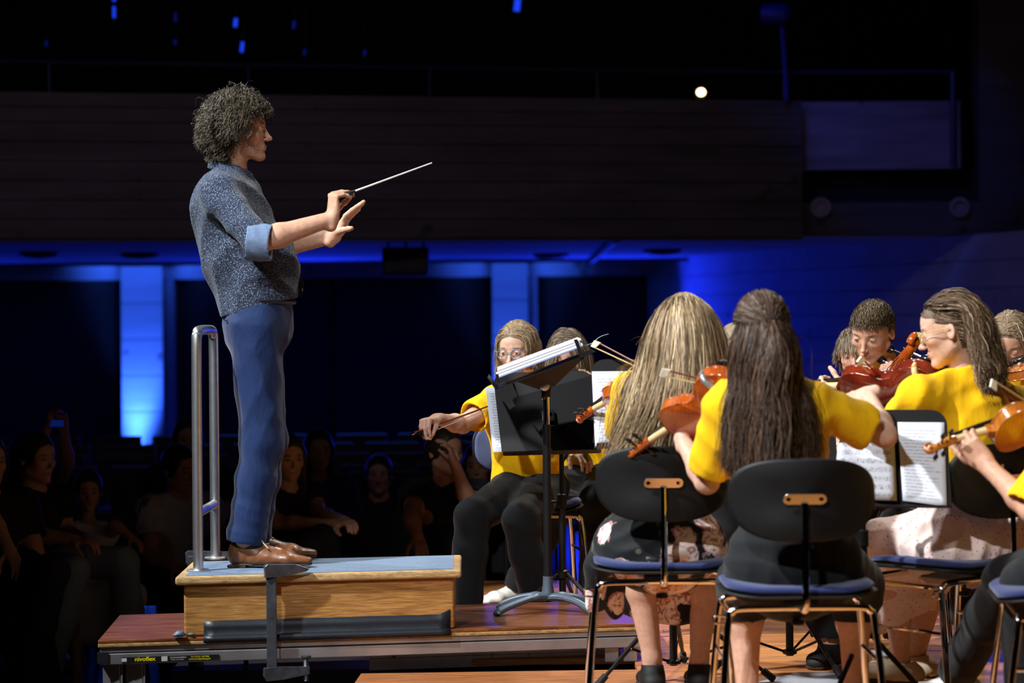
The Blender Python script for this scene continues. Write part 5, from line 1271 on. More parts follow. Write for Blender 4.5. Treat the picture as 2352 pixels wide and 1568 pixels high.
# ================================================================ PEOPLE
SK_FAIR, SK_WARM, SK_TAN = (.66, .40, .29), (.60, .34, .23), (.50, .26, .16)
def sit(hx, hy, Yd, f, floor=0.0, D='f', sc=1.0, lean=0.0, hands='knees', hf=None, **ov):
    f = nrm(A(f[0], f[1], 0)); l = A(-f[1], f[0], 0); hd = W(hx, hy, Yd); s = sc; J = {}
    J['head'] = hd; J['hf'] = nrm(hf) if hf is not None else f
    J['neck'] = hd+Z*-.165*s-f*.025*s; J['chest'] = J['neck']-Z*.17*s-f*lean*.3
    sw = {'m': .185, 'f': .155, 'k': .115}[D]*s
    J['sl'] = J['neck']-Z*.055*s+l*sw; J['sr'] = J['neck']-Z*.055*s-l*sw
    pz = floor+.53*(.6+.4*s); J['pel'] = A(J['chest'][0], J['chest'][1], pz)-f*(.05+lean)
    J['hl'] = J['pel']+l*.085*s; J['hr'] = J['pel']-l*.085*s
    for q, g in (('l', 1), ('r', -1)):
        J['k'+q] = J['h'+q]+f*.42*s+l*g*.05+Z*(floor+.50*(.55+.45*s)-pz); J['a'+q] = J['k'+q]+f*.02; J['a'+q][2] = floor+.085; J['t'+q] = f+l*g*.2
        J['e'+q] = J['s'+q]+f*.10*s-Z*.26*s+l*g*.03; J['w'+q] = J['e'+q]+f*.20*s-l*g*.05*s-Z*.05*s
    J['base'] = (J['pel'][0], J['pel'][1], floor)
    J.update(ov); return J
def Jw(**k):
    return {a: (W(*b) if isinstance(b, tuple) and len(b) == 3 and a not in ('hf', 'hu', 'tl', 'tr', 'base') else (A(*b) if isinstance(b, tuple) else b)) for a, b in k.items()}
def hair_volume(rt, R, c, sc, col, length=0, name='hair', front=.058, puff=.010, h=.006, mat=None, wid=1.0, side=True, amp=.004, fr=90):
    """solid hair shell following the skull; length hangs behind and beside the face"""
    S = Fld(); S.frame(R, c, sc); p = puff
    S.ell((-.016, 0, .028), (.098+p, (.077+p)*wid, .092+p), 0)
    if length > 0:
        S.es((-.045, 0, .0), (-.055, 0, -length), (0, 1, 0), (.080+p, .060), (.070*wid+p, .032), .04)
        if side:
            for y in (-1, 1): S.es((-.005, y*.074, .01), (-.01, y*.078, -length*.9), (1, 0, 0), (.045, .016), (.032, .014), .03)
    S.cap((.14, 0, -.052), (.085, 0, front-.052), .105, .062, .012, 'sub')
    S.ell((.075, 0, -.05), (.07, .060, front+.03), .012, 'sub')
    S.frame()
    V, Q = S.mesh(h, wr=wrinkle(amp, fr, dirs=((.2, 1, .1), (1, .2, .2))))
    k = np.exp(np.random.default_rng(5).normal(0, .06, len(V)))[:, None]
    return mesh_from(name, V, Q, hair_m, rt, True, np.array(col)[None]*k)
def glasses(rt, R, c, sc, col, r=.0235, rz=.0195, thick=.0014):
    S = lambda a, b, z: c+(R@A(a, b, z))*sc
    m = plain('glasses_frame', col, .3, .2, .05)
    fr = MB()
    for y in (-1, 1): fr.tube([S(.103-.010*abs(math.cos(a))*.6, y*.032+r*math.cos(a), .0-.002+rz*math.sin(a)) for a in np.linspace(0, 2*math.pi, 25)[:-1]], thick*sc, 6, closed=True)
    fr.tube([S(.1, -.010, .004), S(.107, 0, .007), S(.1, .010, .004)], thick*sc, 6)
    for y in (-1, 1): fr.tube([S(.096, y*.054, .008), S(.088, y*.068, .010), S(.04, y*.083, .008), S(-.01, y*.086, .004)], thick*sc, 6)
    o = fr.build('glasses', m, rt, smooth=True)
    if 'lens_glass' not in MATS:
        t = NT('lens_glass'); t.set(Base_Color=(1, 1, 1, 1), Roughness=.03, IOR=1.2, Transmission_Weight=1.0); t.set(Alpha=.25)
    for y in (-1, 1):
        L = MB(); L.slab([(r*.96*math.cos(a), rz*.96*math.sin(a)) for a in np.linspace(0, 2*math.pi, 25)[:-1]], S(.099, y*.032, -.002), R[:, 1], R[:, 2], R[:, 0], .0012); L.build('lens', MATS['lens_glass'], o)
    return o
# ---------------------------------------------------------------- conductor
C0 = 9.0
J = Jw(head=(553, 299, C0), hf=(1, -.03, .02), hu=(0, 0, 1), neck=(529, 392, C0), chest=(528, 480, C0), waist=(563, 610, C0), pel=(590, 735, C0),
       sr=(503, 447, C0-.175), sl=(512, 447, C0+.175), er=(592, 556, C0-.30), wr=(762, 502, C0-.24), el=(618, 570, C0+.26), wl=(768, 542, C0+.12),
       hr=(585, 752, C0-.09), hl=(588, 752, C0+.09), kr=(602, 1010, C0-.10), kl=(610, 1008, C0+.10), ar=(566, 1232, C0-.12), al=(578, 1228, C0+.10), tr=(1, -.12, 0), tl=(1, .15, 0), hsc=.98)
DC = dict(DIM['m']); DC.update(hipw=.15, hipd=.118, ww=.145, wd=.112, cw=.165, cd=.112, th=(.088, .066), ca=(.060, .042), neck=.052)
J['base'] = A(-.98, 9.0, QZ)
HAIRC = (.060, .048, .034)
hands = dict(r=dict(d=(.10, .05, 1), n=(-.86, -.50, .05), th=(-.5, .85, .1), curls=((1.30, .22, .08), (1.25, .25, .12), (1.20, .40, .22), (1.15, .50, .30)), spread=.07, thumb=(.75, 1.25, .10)),
             l=dict(d=(.52, .0, .72), n=(-.8, .25, .55), th=(.10, -.97, -.15), curls=((.28, .08, .05), (.22, .06, .05), (.18, .06, .05), (.15, .08, .06)), spread=.05, thumb=(1.05, .75, -.12)))
rt, S, R, hs, tips = person('man conducting in profile, curly grey-brown hair, printed shirt and navy trousers', J, DC, SK_WARM, male=True, closed=True, h=.0055, hh=.0024, hands=hands, hair_cap=HAIRC, stubble=True, gaze=(1, -.05, -.2))
J['er2'] = J['er']
def ex(Sx):
    # loose front and back of the untucked shirt, collar
    Sx.es(W(588, 600, C0), W(598, 668, C0), A(0, 1, 0), (.165, .150), (.160, .142), .05)
    Sx.es(W(500, 470, C0), W(520, 600, C0), A(0, 1, 0), (.15, .085), (.15, .085), .06)
    Sx.cap(W(572, 480, C0), W(642, 625, C0), .050, .050, .07)
DCs = dict(DC); DCs['ua'] = (.050, .038)
sh_o, Ss = shirt(rt, J, DCs, print_m, g=.014, tl=.97, tr=.97, ease=.006, h=.006, amp=.017, hem=W(596, 690, C0), extra=ex, collar=False, fr=19, seed=4)
# stand collar, cuffs, placket, buttons
nb_, up_ = J['neck'], nrm(J['head']-J['neck']+A(.0, 0, .10))
cc_ = W(530, 391, C0); Vc = []; nn = 40; prof = [(-.010, .016), (.002, .021), (.010, .012), (.013, -.014), (.006, -.022), (-.008, -.018)]
for i in range(nn+1):
    a = math.pi*2*(i/nn)*.94+math.pi*.06
    for dr, dz in prof:
        pt = 1+.10*math.exp(-((min(i, nn-i))/3)**2)*(dz < 0)
        Vc.append(cc_+X*((.073+dr)*math.cos(a)*pt)+Y*((.066+dr)*math.sin(a))+Z*(dz-.026*math.cos(a)))
m_ = len(prof); Fc = [(i*m_+j, i*m_+(j+1) % m_, (i+1)*m_+(j+1) % m_, (i+1)*m_+j) for i in range(nn) for j in range(m_)]+[tuple(range(m_)), tuple(nn*m_+j for j in range(m_))[::-1]]
mesh_from('collar', np.array(Vc), Fc, print_m, sh_o, True)
for q, t_, wr_w in (('r', .80, .050), ('l', .72, .040)):
    a_, b_ = J['s'+q], J['e'+q]; e_ = a_+(b_-a_)*t_; fdir = nrm(J['w'+q]-J['e'+q]); ax = nrm((b_-a_))
    m0 = e_-ax*.012; m1 = J['e'+q]+fdir*.012 if q == 'r' else J['e'+q]+fdir*.03
    S3 = Fld(); ax2 = nrm(fdir+ax*.15)
    c0, c1 = J['e'+q]-ax*.035, J['e'+q]+fdir*.035
    axc = nrm(fdir*.85+ax*.5); c0, c1 = J['e'+q]-axc*.020, J['e'+q]+axc*.036; ax2 = axc; S3.es(c0-axc*.02, c1+axc*.02, Y, (.066, .070), (.060, .066), 0); S3.cutr(c1, axc, .12, .003); S3.cutr(c0, -axc, .12, .003)
    S3.es(c1-ax2*.03, c1+ax2*.04, Y, (.052, .058), (.052, .058), .002, 'sub')
    V, Q = S3.mesh(.004, wr=wrinkle(.004, 60, seed=9)); mesh_from('rolled_cuff', relax(V, Q, 1, .3), Q, cuff_m, sh_o)
pl = catmull([W(572, 415, C0), W(590, 455, C0), W(612, 500, C0), W(640, 550, C0), W(662, 600, C0), W(684, 650, C0), W(680, 680, C0)], 5)
MB().tube([p+A(.012, 0, 0) for p in pl], .0045, 6, flat=(Y, 2.6)).build('placket', plain('shirt_placket', srgb(30, 36, 56), .8), sh_o, smooth=True)
for i in (4, 10, 16, 22, 27): MB().lathe(pl[i]+A(.016, -.006, 0), nrm(A(1, -.3, .2)), [(0, .0055), (.002, .0055), (.0025, .004)], 12).build('button', plain('shirt_button', srgb(150, 160, 170), .3), sh_o, smooth=True)
Jt = dict(J); tr_o, _ = trousers(rt, Jt, DC, navy_m, g=.010, end=1.02, h=.0055, amp=.008, waist=W(594, 684, C0), flare=.022, fr=22, seed=6, dirs=((.9, .1, .45), (-.8, .2, .6), (.55, .3, .8)))
MB().tube([W(594, 690, C0)+A(.150*math.cos(a)*.86, .155*math.sin(a), .02*math.cos(a)*-.3) for a in np.linspace(0, 2*math.pi, 33)[:-1]], .012, 8, closed=True, flat=(Z, 1)).build('belt', plain('dark_belt', srgb(16, 22, 40), .5), tr_o, smooth=True)
yb = C0-.165
MB().tube(catmull([W(516, 736, C0-.115), W(530, 734, C0-.135), W(545, 735, C0-.15), W(556, 737, C0-.155)], 4), .0022, 6).build('back_pocket', plain('pocket_shadow_seam', srgb(8, 22, 46), .9), tr_o)
MB().lathe(W(523, 741, C0-.135), -Y, [(0, .004), (.004, .004)], 8).build('pocket_button', blackp, tr_o)
for dy, q in ((0, 'r'), (0, 'l')):
    an = J['a'+q]; td = J['t'+q]; fz = QZ+.002
    shn = nrm(A(td[0], td[1], 0)); sd_ = A(-shn[1], shn[0], 0); o = A(an[0], an[1], fz)-shn*.068
    Sx = Fld()
    Sx.es(o+shn*.034+Z*.036, o+shn*.13+Z*.036, sd_, (.034, .034), (.036, .032), 0); Sx.es(o+shn*.034+Z*.062, o+shn*.075+Z*.062, sd_, (.032, .036), (.031, .034), .02)
    Sx.es(o+shn*.11+Z*.034, o+shn*.225+Z*.030, sd_, (.037, .032), (.045, .024), .03); Sx.es(o+shn*.225+Z*.029, o+shn*.300+Z*.024, sd_, (.044, .023), (.020, .014), .02)
    Sx.cap(o+shn*.075+Z*.072, o+shn*.205+Z*.036, .030, .022, .03)
    Sx.cutr(o+shn*.05+Z*.100, nrm(A(shn[0]*.30, shn[1]*.30, 1)), .12, .003); Sx.cut(A(0, 0, fz+.014), -Z, .002); Sx.cap(o+shn*.05+Z*.08, o+shn*.055+Z*.15, .029, .029, .002, 'sub')
    V, Q = Sx.mesh(.0038, wr=wrinkle(.0012, 70, seed=2)); so = mesh_from('brogue_shoe', V, Q, shoe_leather, rt)
    m = Fld(); m.es(o+shn*.034+Z*.010, o+shn*.12+Z*.010, sd_, (.036, .012), (.034, .010), 0); m.es(o+shn*.12+Z*.010, o+shn*.225+Z*.010, sd_, (.034, .010), (.050, .010), .01); m.es(o+shn*.225+Z*.010, o+shn*.302+Z*.012, sd_, (.050, .010), (.022, .010), .01)
    m.cut(A(0, 0, fz+.008), -Z, .001); m.cut(A(0, 0, fz+.015), Z, .001); V, Q = m.mesh(.003); mesh_from('sole', V, Q, sole_m, so)
    MB().slab([(-.034, -.030), (.035, -.034), (.035, .034), (-.034, .030)], o+shn*.036+Z*.005, shn, sd_, Z, .011, .003).build('heel', sole_m, so)
    for k in range(4):
        p = o+shn*(.100+.022*k)+Z*(.108-.0125*k); MB().tube(catmull([p-sd_*.020-Z*.008, p-sd_*.008+Z*.002, p+sd_*.010+Z*.001+shn*.006, p+sd_*.020-Z*.007], 4), .0024, 6).build('lace', lace_m, so)
    p = o+shn*.10+Z*.112
    for sgn in (-1, 1): MB().tube(catmull([p, p+sd_*sgn*.012+shn*.012+Z*.014, p+sd_*sgn*.030+shn*.010+Z*.004, p+sd_*sgn*.034+shn*-.004-Z*.016, p+sd_*sgn*.018-Z*.004], 5), .0024, 6).build('lace', lace_m, so)
    MB().tube(catmull([p, p-sd_*.022+shn*.020+Z*.002, p-sd_*.034+shn*.040-Z*.022, p-sd_*.040+shn*.058-Z*.040], 5), .0024, 6).build('lace', lace_m, so)
    tb = o+shn*.232+Z*.054; MB().tube(catmull([tb-sd_*.046-Z*.030, tb-sd_*.034-Z*.006, tb, tb+sd_*.034-Z*.006, tb+sd_*.046-Z*.030], 5), .0012, 5).build('toe_seam', plain('toe_cap_stitch', srgb(170, 120, 70), .6), so)
# baton
bt = tips['r']; g0 = (bt[0]+bt[4])/2
gA, gB = W(812, 440, C0-.22), W(992, 374, C0-.12)
tb = thing('baton', 'thin white baton held by the conductor, pointing right', 'baton', gA)
MB().tube([gA, gB], [.0040, .0024], 10).build('shaft', plain('white_lacquer', srgb(226, 236, 236), .35), tb, smooth=True)
d_ = nrm(gB-gA); MB().lathe(gA-d_*.05, d_, [(0, .004), (.006, .009), (.025, .011), (.045, .007), (.056, .0045)], 14).build('handle', plain('dark_cork_handle', srgb(30, 26, 24), .6), tb, smooth=True)
# curly hair
def zone(L): return (L[:, 2] > .068) & (L[:, 0] < .070) | (L[:, 2] > .03) & (L[:, 0] < .035) | (L[:, 0] < .02) & (L[:, 2] > -.01) & ~((np.abs(L[:, 1]) > .06) & (L[:, 2] < .02) & (L[:, 0] > -.035)) | (L[:, 0] < -.03) & (L[:, 2] > -.075)
hd = J['head']; n_ = 12000
rts, nr, Lr = scalp(R, hd, hs, n_, zone, seed=2)
smp = Sampler([S], hd-.26, hd+.26, .006)
dirs = nr*.8+np.array([0, 0, .35])+np.random.default_rng(3).normal(0, .25, (n_, 3))+(R@A(.30, 0, .25))[None]*(Lr[:, 2:3] > .07)
Ls = .085+.035*np.random.default_rng(4).random(n_); Ls[Lr[:, 2] < .0] *= .75; Ls[(Lr[:, 0] > .03)] *= .72
strands(rt, 'hair', rts, dirs, Ls, smp, hair_m, haircols(n_, (.042, .031, .020), .55, 1, streak=(.11, .09, .06)), seg=13, r=.0010, stiff=.80, grav=1.15, off=(.004, .040), clump=800, curl=2.2, curlr=.0085, wave=(.18, 7), taper=.5, clw=.8)
# ---------------------------------------------------------------- helpers for seated musicians
def straight_hair(rt, R, c, hs, flds, n, L, base, part=True, off=(.004, .018), r=.0014, fan=0, seg=22, wave=(0, 0), seed=1, streak=None, clump=0, zone_=None, back=0.0, taper=.4, bias=None, stiff=.72, lo=.75, var=.3):
    z_ = zone_ or (lambda L_: (L_[:, 2] > .055-.35*np.clip(L_[:, 0], 0, 1)*0-.0) & (L_[:, 0] < .075) | (L_[:, 0] < .01) & (L_[:, 2] > .0) | (L_[:, 0] < -.03) & (L_[:, 2] > -.06))
    rts, nr, Lr = scalp(R, c, hs, n, z_, seed=seed)
    tw = np.clip((Lr[:, 2:3]-.06)/.04, 0, 1)*np.clip((Lr[:, 0:1]+.07)/.06, 0, 1)
    lat = np.sign(Lr[:, 1:2])*(R[:, 1][None])*(.9 if part else .3)*tw+(-R[:, 0])[None]*(.55+back)+np.array([0, 0, -.15])
    dirs = nr*.12+lat*.75+np.array([0, 0, -.2])
    ctr = c-A(0, 0, .1)
    smp = Sampler(flds, np.minimum(c-.34, c-A(.34, .34, L+.1)), c+A(.34, .34, .2), .008)
    sgn = (Lr[:, 1:2]/.08)*R[:, 1][None]
    def b(P, t):
        o = sgn*fan*(1 if t > .30 else 0)
        if bias is not None: o = o+bias(P, t)
        return o
    Ls = L*(lo+(1-lo)*np.random.default_rng(seed).random(n))*(1+.25*np.clip(Lr[:, 2], 0, .1)/.1)
    return strands(rt, 'hair', rts, dirs, Ls, smp, hair_m, haircols(n, base, var, seed, streak), seg=seg, r=r, stiff=stiff, grav=1.0, off=off, wave=wave, clump=clump, taper=taper, bias=b)
# ---------------------------------------------------------------- orchestra
DF = DIM['f']
def player(label, J, hcol, D='f', skin=SK_FAIR, tl=.62, tr=.62, hands=None, legs='trousers', gaze=None, closed=False, shoes=None, seed=1, hem=None, wide=1.3, g=.014, male=False, h=.0068, hh=.003, capc=None, extra=None, endt=.93, amp=.007):
    rt, S, R, hs, tips = person(label, J, D, skin, male=male, closed=closed, h=h, hh=hh, hands=hands, hair_cap=capc or tuple(x*.6 for x in hcol), gaze=gaze)
    up = nrm(J['chest']-J['pel'])
    so, Ss = shirt(rt, J, D, yellow_m, g=g, tl=tl, tr=tr, ease=.016, h=.007, amp=amp, hem=hem if hem is not None else J['pel']+up*.02, seed=seed, wide=wide, extra=extra)
    if legs == 'trousers': trousers(rt, J, D, black_m, g=.016, end=endt, h=.008, amp=.006, flare=.02, seed=seed+3)
    for q in 'lr':
        if shoes and 'a'+q in J: low_shoe(rt, J['a'+q], J.get('t'+q, A(1, 0, 0)), shoes, floor=J['base'][2]+.001)
    return rt, S, Ss, R, hs, tips
# girl with glasses
YG = 10.2
J = sit(1188, 803, YG-.08, (-.30, -1), D='f', hf=(-.36, -.90, -.16), lean=.05, neck=W(1196, 884, YG+.02), chest=W(1198, 965, YG+.04), pel=W(1214, 1112, YG+.10),
        sr=W(1140, 922, YG-.04), sl=W(1256, 920, YG+.02), er=W(1062, 975, YG-.22), wr=W(1003, 962, YG-.42), el=W(1298, 1000, YG-.02), wl=W(1288, 925, YG-.22),
        hr=W(1182, 1128, YG+.06), hl=W(1248, 1130, YG+.10), kr=W(1086, 1186, YG-.30), kl=W(1196, 1196, YG-.34), ar=W(1070, 1398, YG-.32), al=W(1236, 1404, YG-.22), tr=A(-.3, -1, 0), tl=A(.2, -1, 0), base=A(.08, YG+.05, 0))
hb = (.25, .175, .10)
rt, S, Ss, R, hs, tips = player('girl with glasses bowing at arm\'s length, yellow shirt, beyond the conductor stand', J, hb, gaze=(-.55, -.75, -.25), seed=2, shoes=black_shoe, skin=SK_FAIR,
    hands=dict(r=dict(d=(-.55, -.80, -.05), n=(-.1, .05, 1), th=(.82, -.55, 0), curls=((1.05, .40, .25), (1.15, .35, .2), (1.2, .35, .2), (1.2, .4, .2)), spread=.12, thumb=(.3, 1.2, .4)), l=dict(d=(-.1, -.2, .9), n=(.8, -.5, .1), th=(-.4, -.8, 0), curl=(.9, .9, .5))))
hair_volume(rt, R, J['head'], hs, hb, length=.13, puff=.009, front=.06, fr=130, amp=.003, h=.005)
def zf(L_): return (L_[:, 2] > .05) & (L_[:, 0] < .068) | (L_[:, 0] < .02) & (L_[:, 2] > .0) & (L_[:, 2] < .08)
rts, nr, Lr = scalp(R, J['head'], hs, 1500, zf, seed=3); smp = Sampler([S], J['head']-.3, J['head']+.25, .007)
strands(rt, 'hair', rts, nr*.1-(R[:, 0])[None]*1+np.array([0, 0, -.2]), .13+.05*RNG.random(1500), smp, hair_m, haircols(1500, hb, .3, 3, (.34, .26, .17)), seg=12, r=.0014, stiff=.70, off=(.012, .016), taper=.6)
glasses(rt, R, J['head'], hs, srgb(120, 150, 170), thick=.0017)
violin('orange violin at the neck of the girl with glasses, behind the stand', W(1222, 858, YG-.16), W(1345, 925, YG-.42), (.15, .1, 1), v_orange, .84)
bow('violin bow held out at arm\'s length by the girl with glasses', W(1292, 858, YG-.12), W(968, 988, YG-.50), (.1, -.3, -1), hair=horse_white)
# second girl behind the conductor stand
YS = 10.95
J = sit(1303, 812, YS-.1, (-.15, -1), hf=(-.18, -.88, -.36), neck=W(1322, 884, YS), chest=W(1335, 965, YS+.02), pel=W(1350, 1090, YS+.06), sr=W(1268, 915, YS-.03), sl=W(1388, 918, YS), er=W(1262, 990, YS-.18), wr=W(1322, 1035, YS-.38), el=W(1410, 990, YS-.15), wl=W(1372, 905, YS-.38),
        hr=W(1320, 1110, YS+.02), hl=W(1382, 1110, YS+.02), kr=W(1280, 1165, YS-.38), kl=W(1372, 1150, YS-.42), ar=W(1186, 1352, YS-.20), al=W(1362, 1362, YS-.40), tr=A(-.8, -.6, 0), tl=A(-.1, -1, 0), base=A(.34, YS, 0))
hb2 = (.13, .092, .058)
rt, S, Ss, R, hs, tips = player('girl with centre-parted brown hair, face hidden behind the white score', J, hb2, seed=5, shoes=white_shoe, hands=dict(l=dict(d=(-.3, .0, .9), n=(.7, -.5, 0), th=(-.4, -.8, 0), curl=(.8, .8, .5))), h=.008, hh=.0035)
straight_hair(rt, R, J['head'], hs, [S, Ss], 1700, .36, hb2, off=(.006, .016), r=.0018, seed=4, streak=(.24, .19, .13))
violin('violin of the girl whose face the score hides', W(1300, 862, YS-.22), W(1402, 900, YS-.60), (.1, 0, 1), v_orange, .86)
bow('violin bow with black frog over the yellow shirt hem', W(1296, 850, YS-.40), W(1341, 1048, YS-.46), (.3, -.2, .2))
# girl with very long fair hair, back to the camera
YL = 7.86
J = sit(1570, 752, YL-.04, (0, 1), hf=(-.12, .95, -.22), neck=W(1560, 846, YL-.02), chest=W(1538, 960, YL), pel=W(1518, 1232, YL), sl=W(1452, 900, YL+.02), sr=W(1662, 905, YL+.02), el=W(1432, 1030, YL+.20), wl=W(1412, 940, YL+.42), er=W(1712, 985, YL+.22), wr=W(1655, 915, YL+.42),
        hl=W(1462, 1240, YL), hr=W(1580, 1240, YL), kl=W(1462, 1275, YL+.42), kr=W(1624, 1275, YL+.42), al=W(1498, 1512, YL+.38), ar=W(1606, 1512, YL+.38), tl=A(0, 1, 0), tr=A(.05, 1, 0), base=A(.4, YL, 0))
hbl = (.27, .19, .105)
rt, S, Ss, R, hs, tips = player('girl with very long loose fair hair seen from behind in a black floral skirt', J, hbl, legs=None, seed=8, shoes=None, hem=J['pel']+A(0, 0, .03), h=.007, wide=1.6,
    hands=dict(l=dict(d=(-.35, .5, .6), n=(-.7, -.5, .1), th=(.2, -.3, .9), curl=(.8, .8, .5)), r=dict(d=(-.8, .3, -.2), n=(0, -.5, .8), th=(-.3, .5, -.5), curl=(.7, .6, .4))))
Sk = Fld(); sp = J['hl']-J['hr']
Sk.es(J['pel']+Z*.10, J['pel']-Z*.03, sp, (.135, .115), (.195, .16), 0); Sk.es(J['pel']-Z*.01, (J['kl']+J['kr'])/2+Z*.0, A(1, 0, 0), (.205, .105), (.185, .085), .06)
Sk.es((J['kl']+J['kr'])/2+Z*.03, (J['kl']+J['kr'])/2+A(-.02, .03, -.17), A(1, 0, 0), (.19, .085), (.20, .07), .05)
# swag of skirt hanging over the left side of the seat
for k, (px, py, yo, rr) in enumerate(((1400, 1235, .05, .040), (1368, 1300, .10, .030), (1375, 1350, .12, .036), (1395, 1395, .16, .026))):
    pass
Sk.cap(W(1412, 1245, YL+.06), W(1372, 1300, YL+.08), .065, .042, .05); Sk.cap(W(1372, 1300, YL+.08), W(1366, 1385, YL+.12), .040, .034, .03); Sk.cap(W(1385, 1310, YL+.16), W(1412, 1400, YL+.22), .052, .034, .04); Sk.cap(W(1405, 1300, YL+.16), W(1425, 1360, YL+.26), .04, .02, .04)
Sk.cut(J['pel']+Z*.12, Z, .003); V, Q = Sk.mesh(.007, wr=wrinkle(.012, 34, ((.8, .3, .5), (.3, .9, .3), (-.7, .2, .7)), seed=3)); mesh_from('floral_skirt', relax(V, Q, 1, .3), Q, floral_m, rt)
for q in 'lr': low_shoe(rt, J['a'+q], J['t'+q], black_shoe, floor=.001, hgt=.085, name='ballet_flat')
straight_hair(rt, R, J['head'], hs, [S, Ss], 9000, .56, hbl, bias=lambda P, t: Y[None]*(.30*(P[:, 2:3] < 1.02)), off=(.004, .026), r=.0012, fan=.085, seg=24, wave=(.03, 9), seed=7, streak=(.46, .36, .22), clump=700, stiff=.74, lo=.84, taper=.6, var=.45)
violin('orange violin of the girl with very long fair hair', W(1545, 852, YL+.16), W(1343, 955, YL+.54), (.25, -.02, 1), v_orange, .93)
bow('violin bow rising to the left of the long fair hair', W(1367, 783, YL+.62), W(1672, 925, YL+.42), (-.2, .1, -1))
# brown-haired girl on the nearest chair
YB = 7.2
J = sit(1748, 760, YB-.02, (0, 1), hf=(-.10, .96, -.16), neck=W(1762, 862, YB), chest=W(1782, 985, YB), pel=W(1822, 1285, YB), sl=W(1668, 930, YB), sr=W(1868, 928, YB+.03), el=W(1624, 1106, YB+.12), wl=W(1566, 1008, YB+.25), er=W(2032, 1000, YB+.10), wr=W(1992, 905, YB+.30),
        hl=W(1762, 1295, YB), hr=W(1888, 1295, YB), kl=W(1708, 1342, YB+.42), kr=W(1962, 1342, YB+.42), tl=A(0, 1, 0), tr=A(0, 1, 0), base=A(.83, YB, 0))
for q, px in (('l', 1716), ('r', 1962)): p = W(px, 1500, YB+.40); J['a'+q] = A(p[0], p[1], .085)
hbb = (.046, .026, .016)
rt, S, Ss, R, hs, tips = player('girl with long wavy dark-brown half-tied hair on the nearest chair', J, hbb, legs=None, seed=11, tl=.80, tr=.70, wide=1.2, hem=J['pel']+A(-.01, 0, .07), h=.0065, shoes=black_shoe, amp=.010,
    hands=dict(l=dict(d=(-.02, .35, .85), n=(-.85, -.45, .2), th=(.2, -.45, .9), curls=((.9, 1.0, .6),)*4, thumb=(.9, .5, .2)), r=dict(d=(-.85, .1, -.30), n=(-.1, -.6, .8), th=(-.2, .8, .2), curl=(.7, .8, .5))))
Sk = Fld(); sp = J['hl']-J['hr']
Sk.es(J['pel']+Z*.12, J['pel']-Z*.02, sp, (.135, .115), (.19, .165), 0)
for q, g in (('l', -1), ('r', 1)): Sk.cap(J['h'+q]+Z*.01, J['k'+q]-Z*.00+Y*-.02, .115, .086, .07); Sk.es(J['k'+q]+Y*-.05, J['k'+q]+Z*-.095+Y*-.02, X, (.075, .07), (.070, .055), .05)
for q in 'lr': Sk.cutr(J['k'+q]+A(0, -.02, -.09), A(0, .25, -1), .13, .003)
Sk.cut(J['pel']+Z*.13, Z, .003); V, Q = Sk.mesh(.0075, wr=wrinkle(.007, 34, ((.8, .3, .5), (.9, .1, .4), (-.7, .2, .7)), seed=5)); mesh_from('wide_shorts', relax(V, Q, 1, .3), Q, black_m, rt)
hd = J['head']; tie = hd+R@A(-.118, -.005, .005)*hs
zt = lambda L_: (L_[:, 2] > .038) & (L_[:, 0] < .075) | (L_[:, 2] > .02) & (L_[:, 0] < .0)
rts, nr, Lr = scalp(R, hd, hs, 2600, zt, seed=5); smp = Sampler([S], hd-.3, hd+.3, .007)
dist = np.linalg.norm(rts-tie, axis=1)
def pull(P, t): v = tie[None]-P; return 2.4*v/(np.linalg.norm(v, axis=1)[:, None]+.02)
strands(rt, 'tied_hair', rts, nr*.25+(tie-rts)/dist[:, None], dist*1.32, smp, hair_m, haircols(2600, hbb, .3, 5, (.12, .08, .055)), seg=14, r=.0015, stiff=.70, grav=.2, off=(.008, .014), bias=pull, taper=.8)
MB().tube([tie+R@A(.006, .011*math.cos(a), .011*math.sin(a)) for a in np.linspace(0, 2*math.pi, 17)[:-1]], .004, 8, closed=True).build('hair_tie', plain('dark_green_tie', srgb(26, 50, 50), .7), rt, smooth=True)
n_ = 1100; th_ = RNG.uniform(0, 6.28, n_); rr_ = .010*np.sqrt(RNG.random(n_)); rts2 = tie+np.stack([rr_*np.cos(th_), -.006-.0*th_, rr_*np.sin(th_)], 1)
smp2 = Sampler([S, Ss], hd-A(.35, .35, .7), hd+.3, .008)
strands(rt, 'ponytail', rts2, np.stack([.3*np.cos(th_), -.9+0*th_, -.5+.3*np.sin(th_)], 1), .44+.12*RNG.random(n_), smp2, hair_m, haircols(n_, hbb, .35, 6, (.13, .085, .06)), seg=26, r=.0016, stiff=.72, off=(.022, .045), wave=(.13, 16), taper=.5, clump=60)
zl = lambda L_: (L_[:, 0] < .0) & (L_[:, 2] > -.06) & (L_[:, 2] < .03)
straight_hair(rt, R, hd, hs, [S, Ss], 7000, .45, hbb, off=(.006, .032), r=.0013, fan=.02, seg=24, wave=(.13, 15), seed=9, streak=(.10, .055, .032), clump=330, zone_=zl, part=False, lo=.85, taper=.55, stiff=.70, var=.38)
violin('orange violin on the left shoulder of the brown-haired girl', W(1710, 882, YB+.02), W(1478, 1024, YB+.39), (.45, .45, .75), v_orange, 1.0, rest=plain('silver_rest', srgb(170, 176, 180), .3, .6))
bow('violin bow crossing the long fair hair, held by the brown-haired girl', W(1524, 848, YB+.33), W(1966, 938, YB+.36), (0, .2, -1))
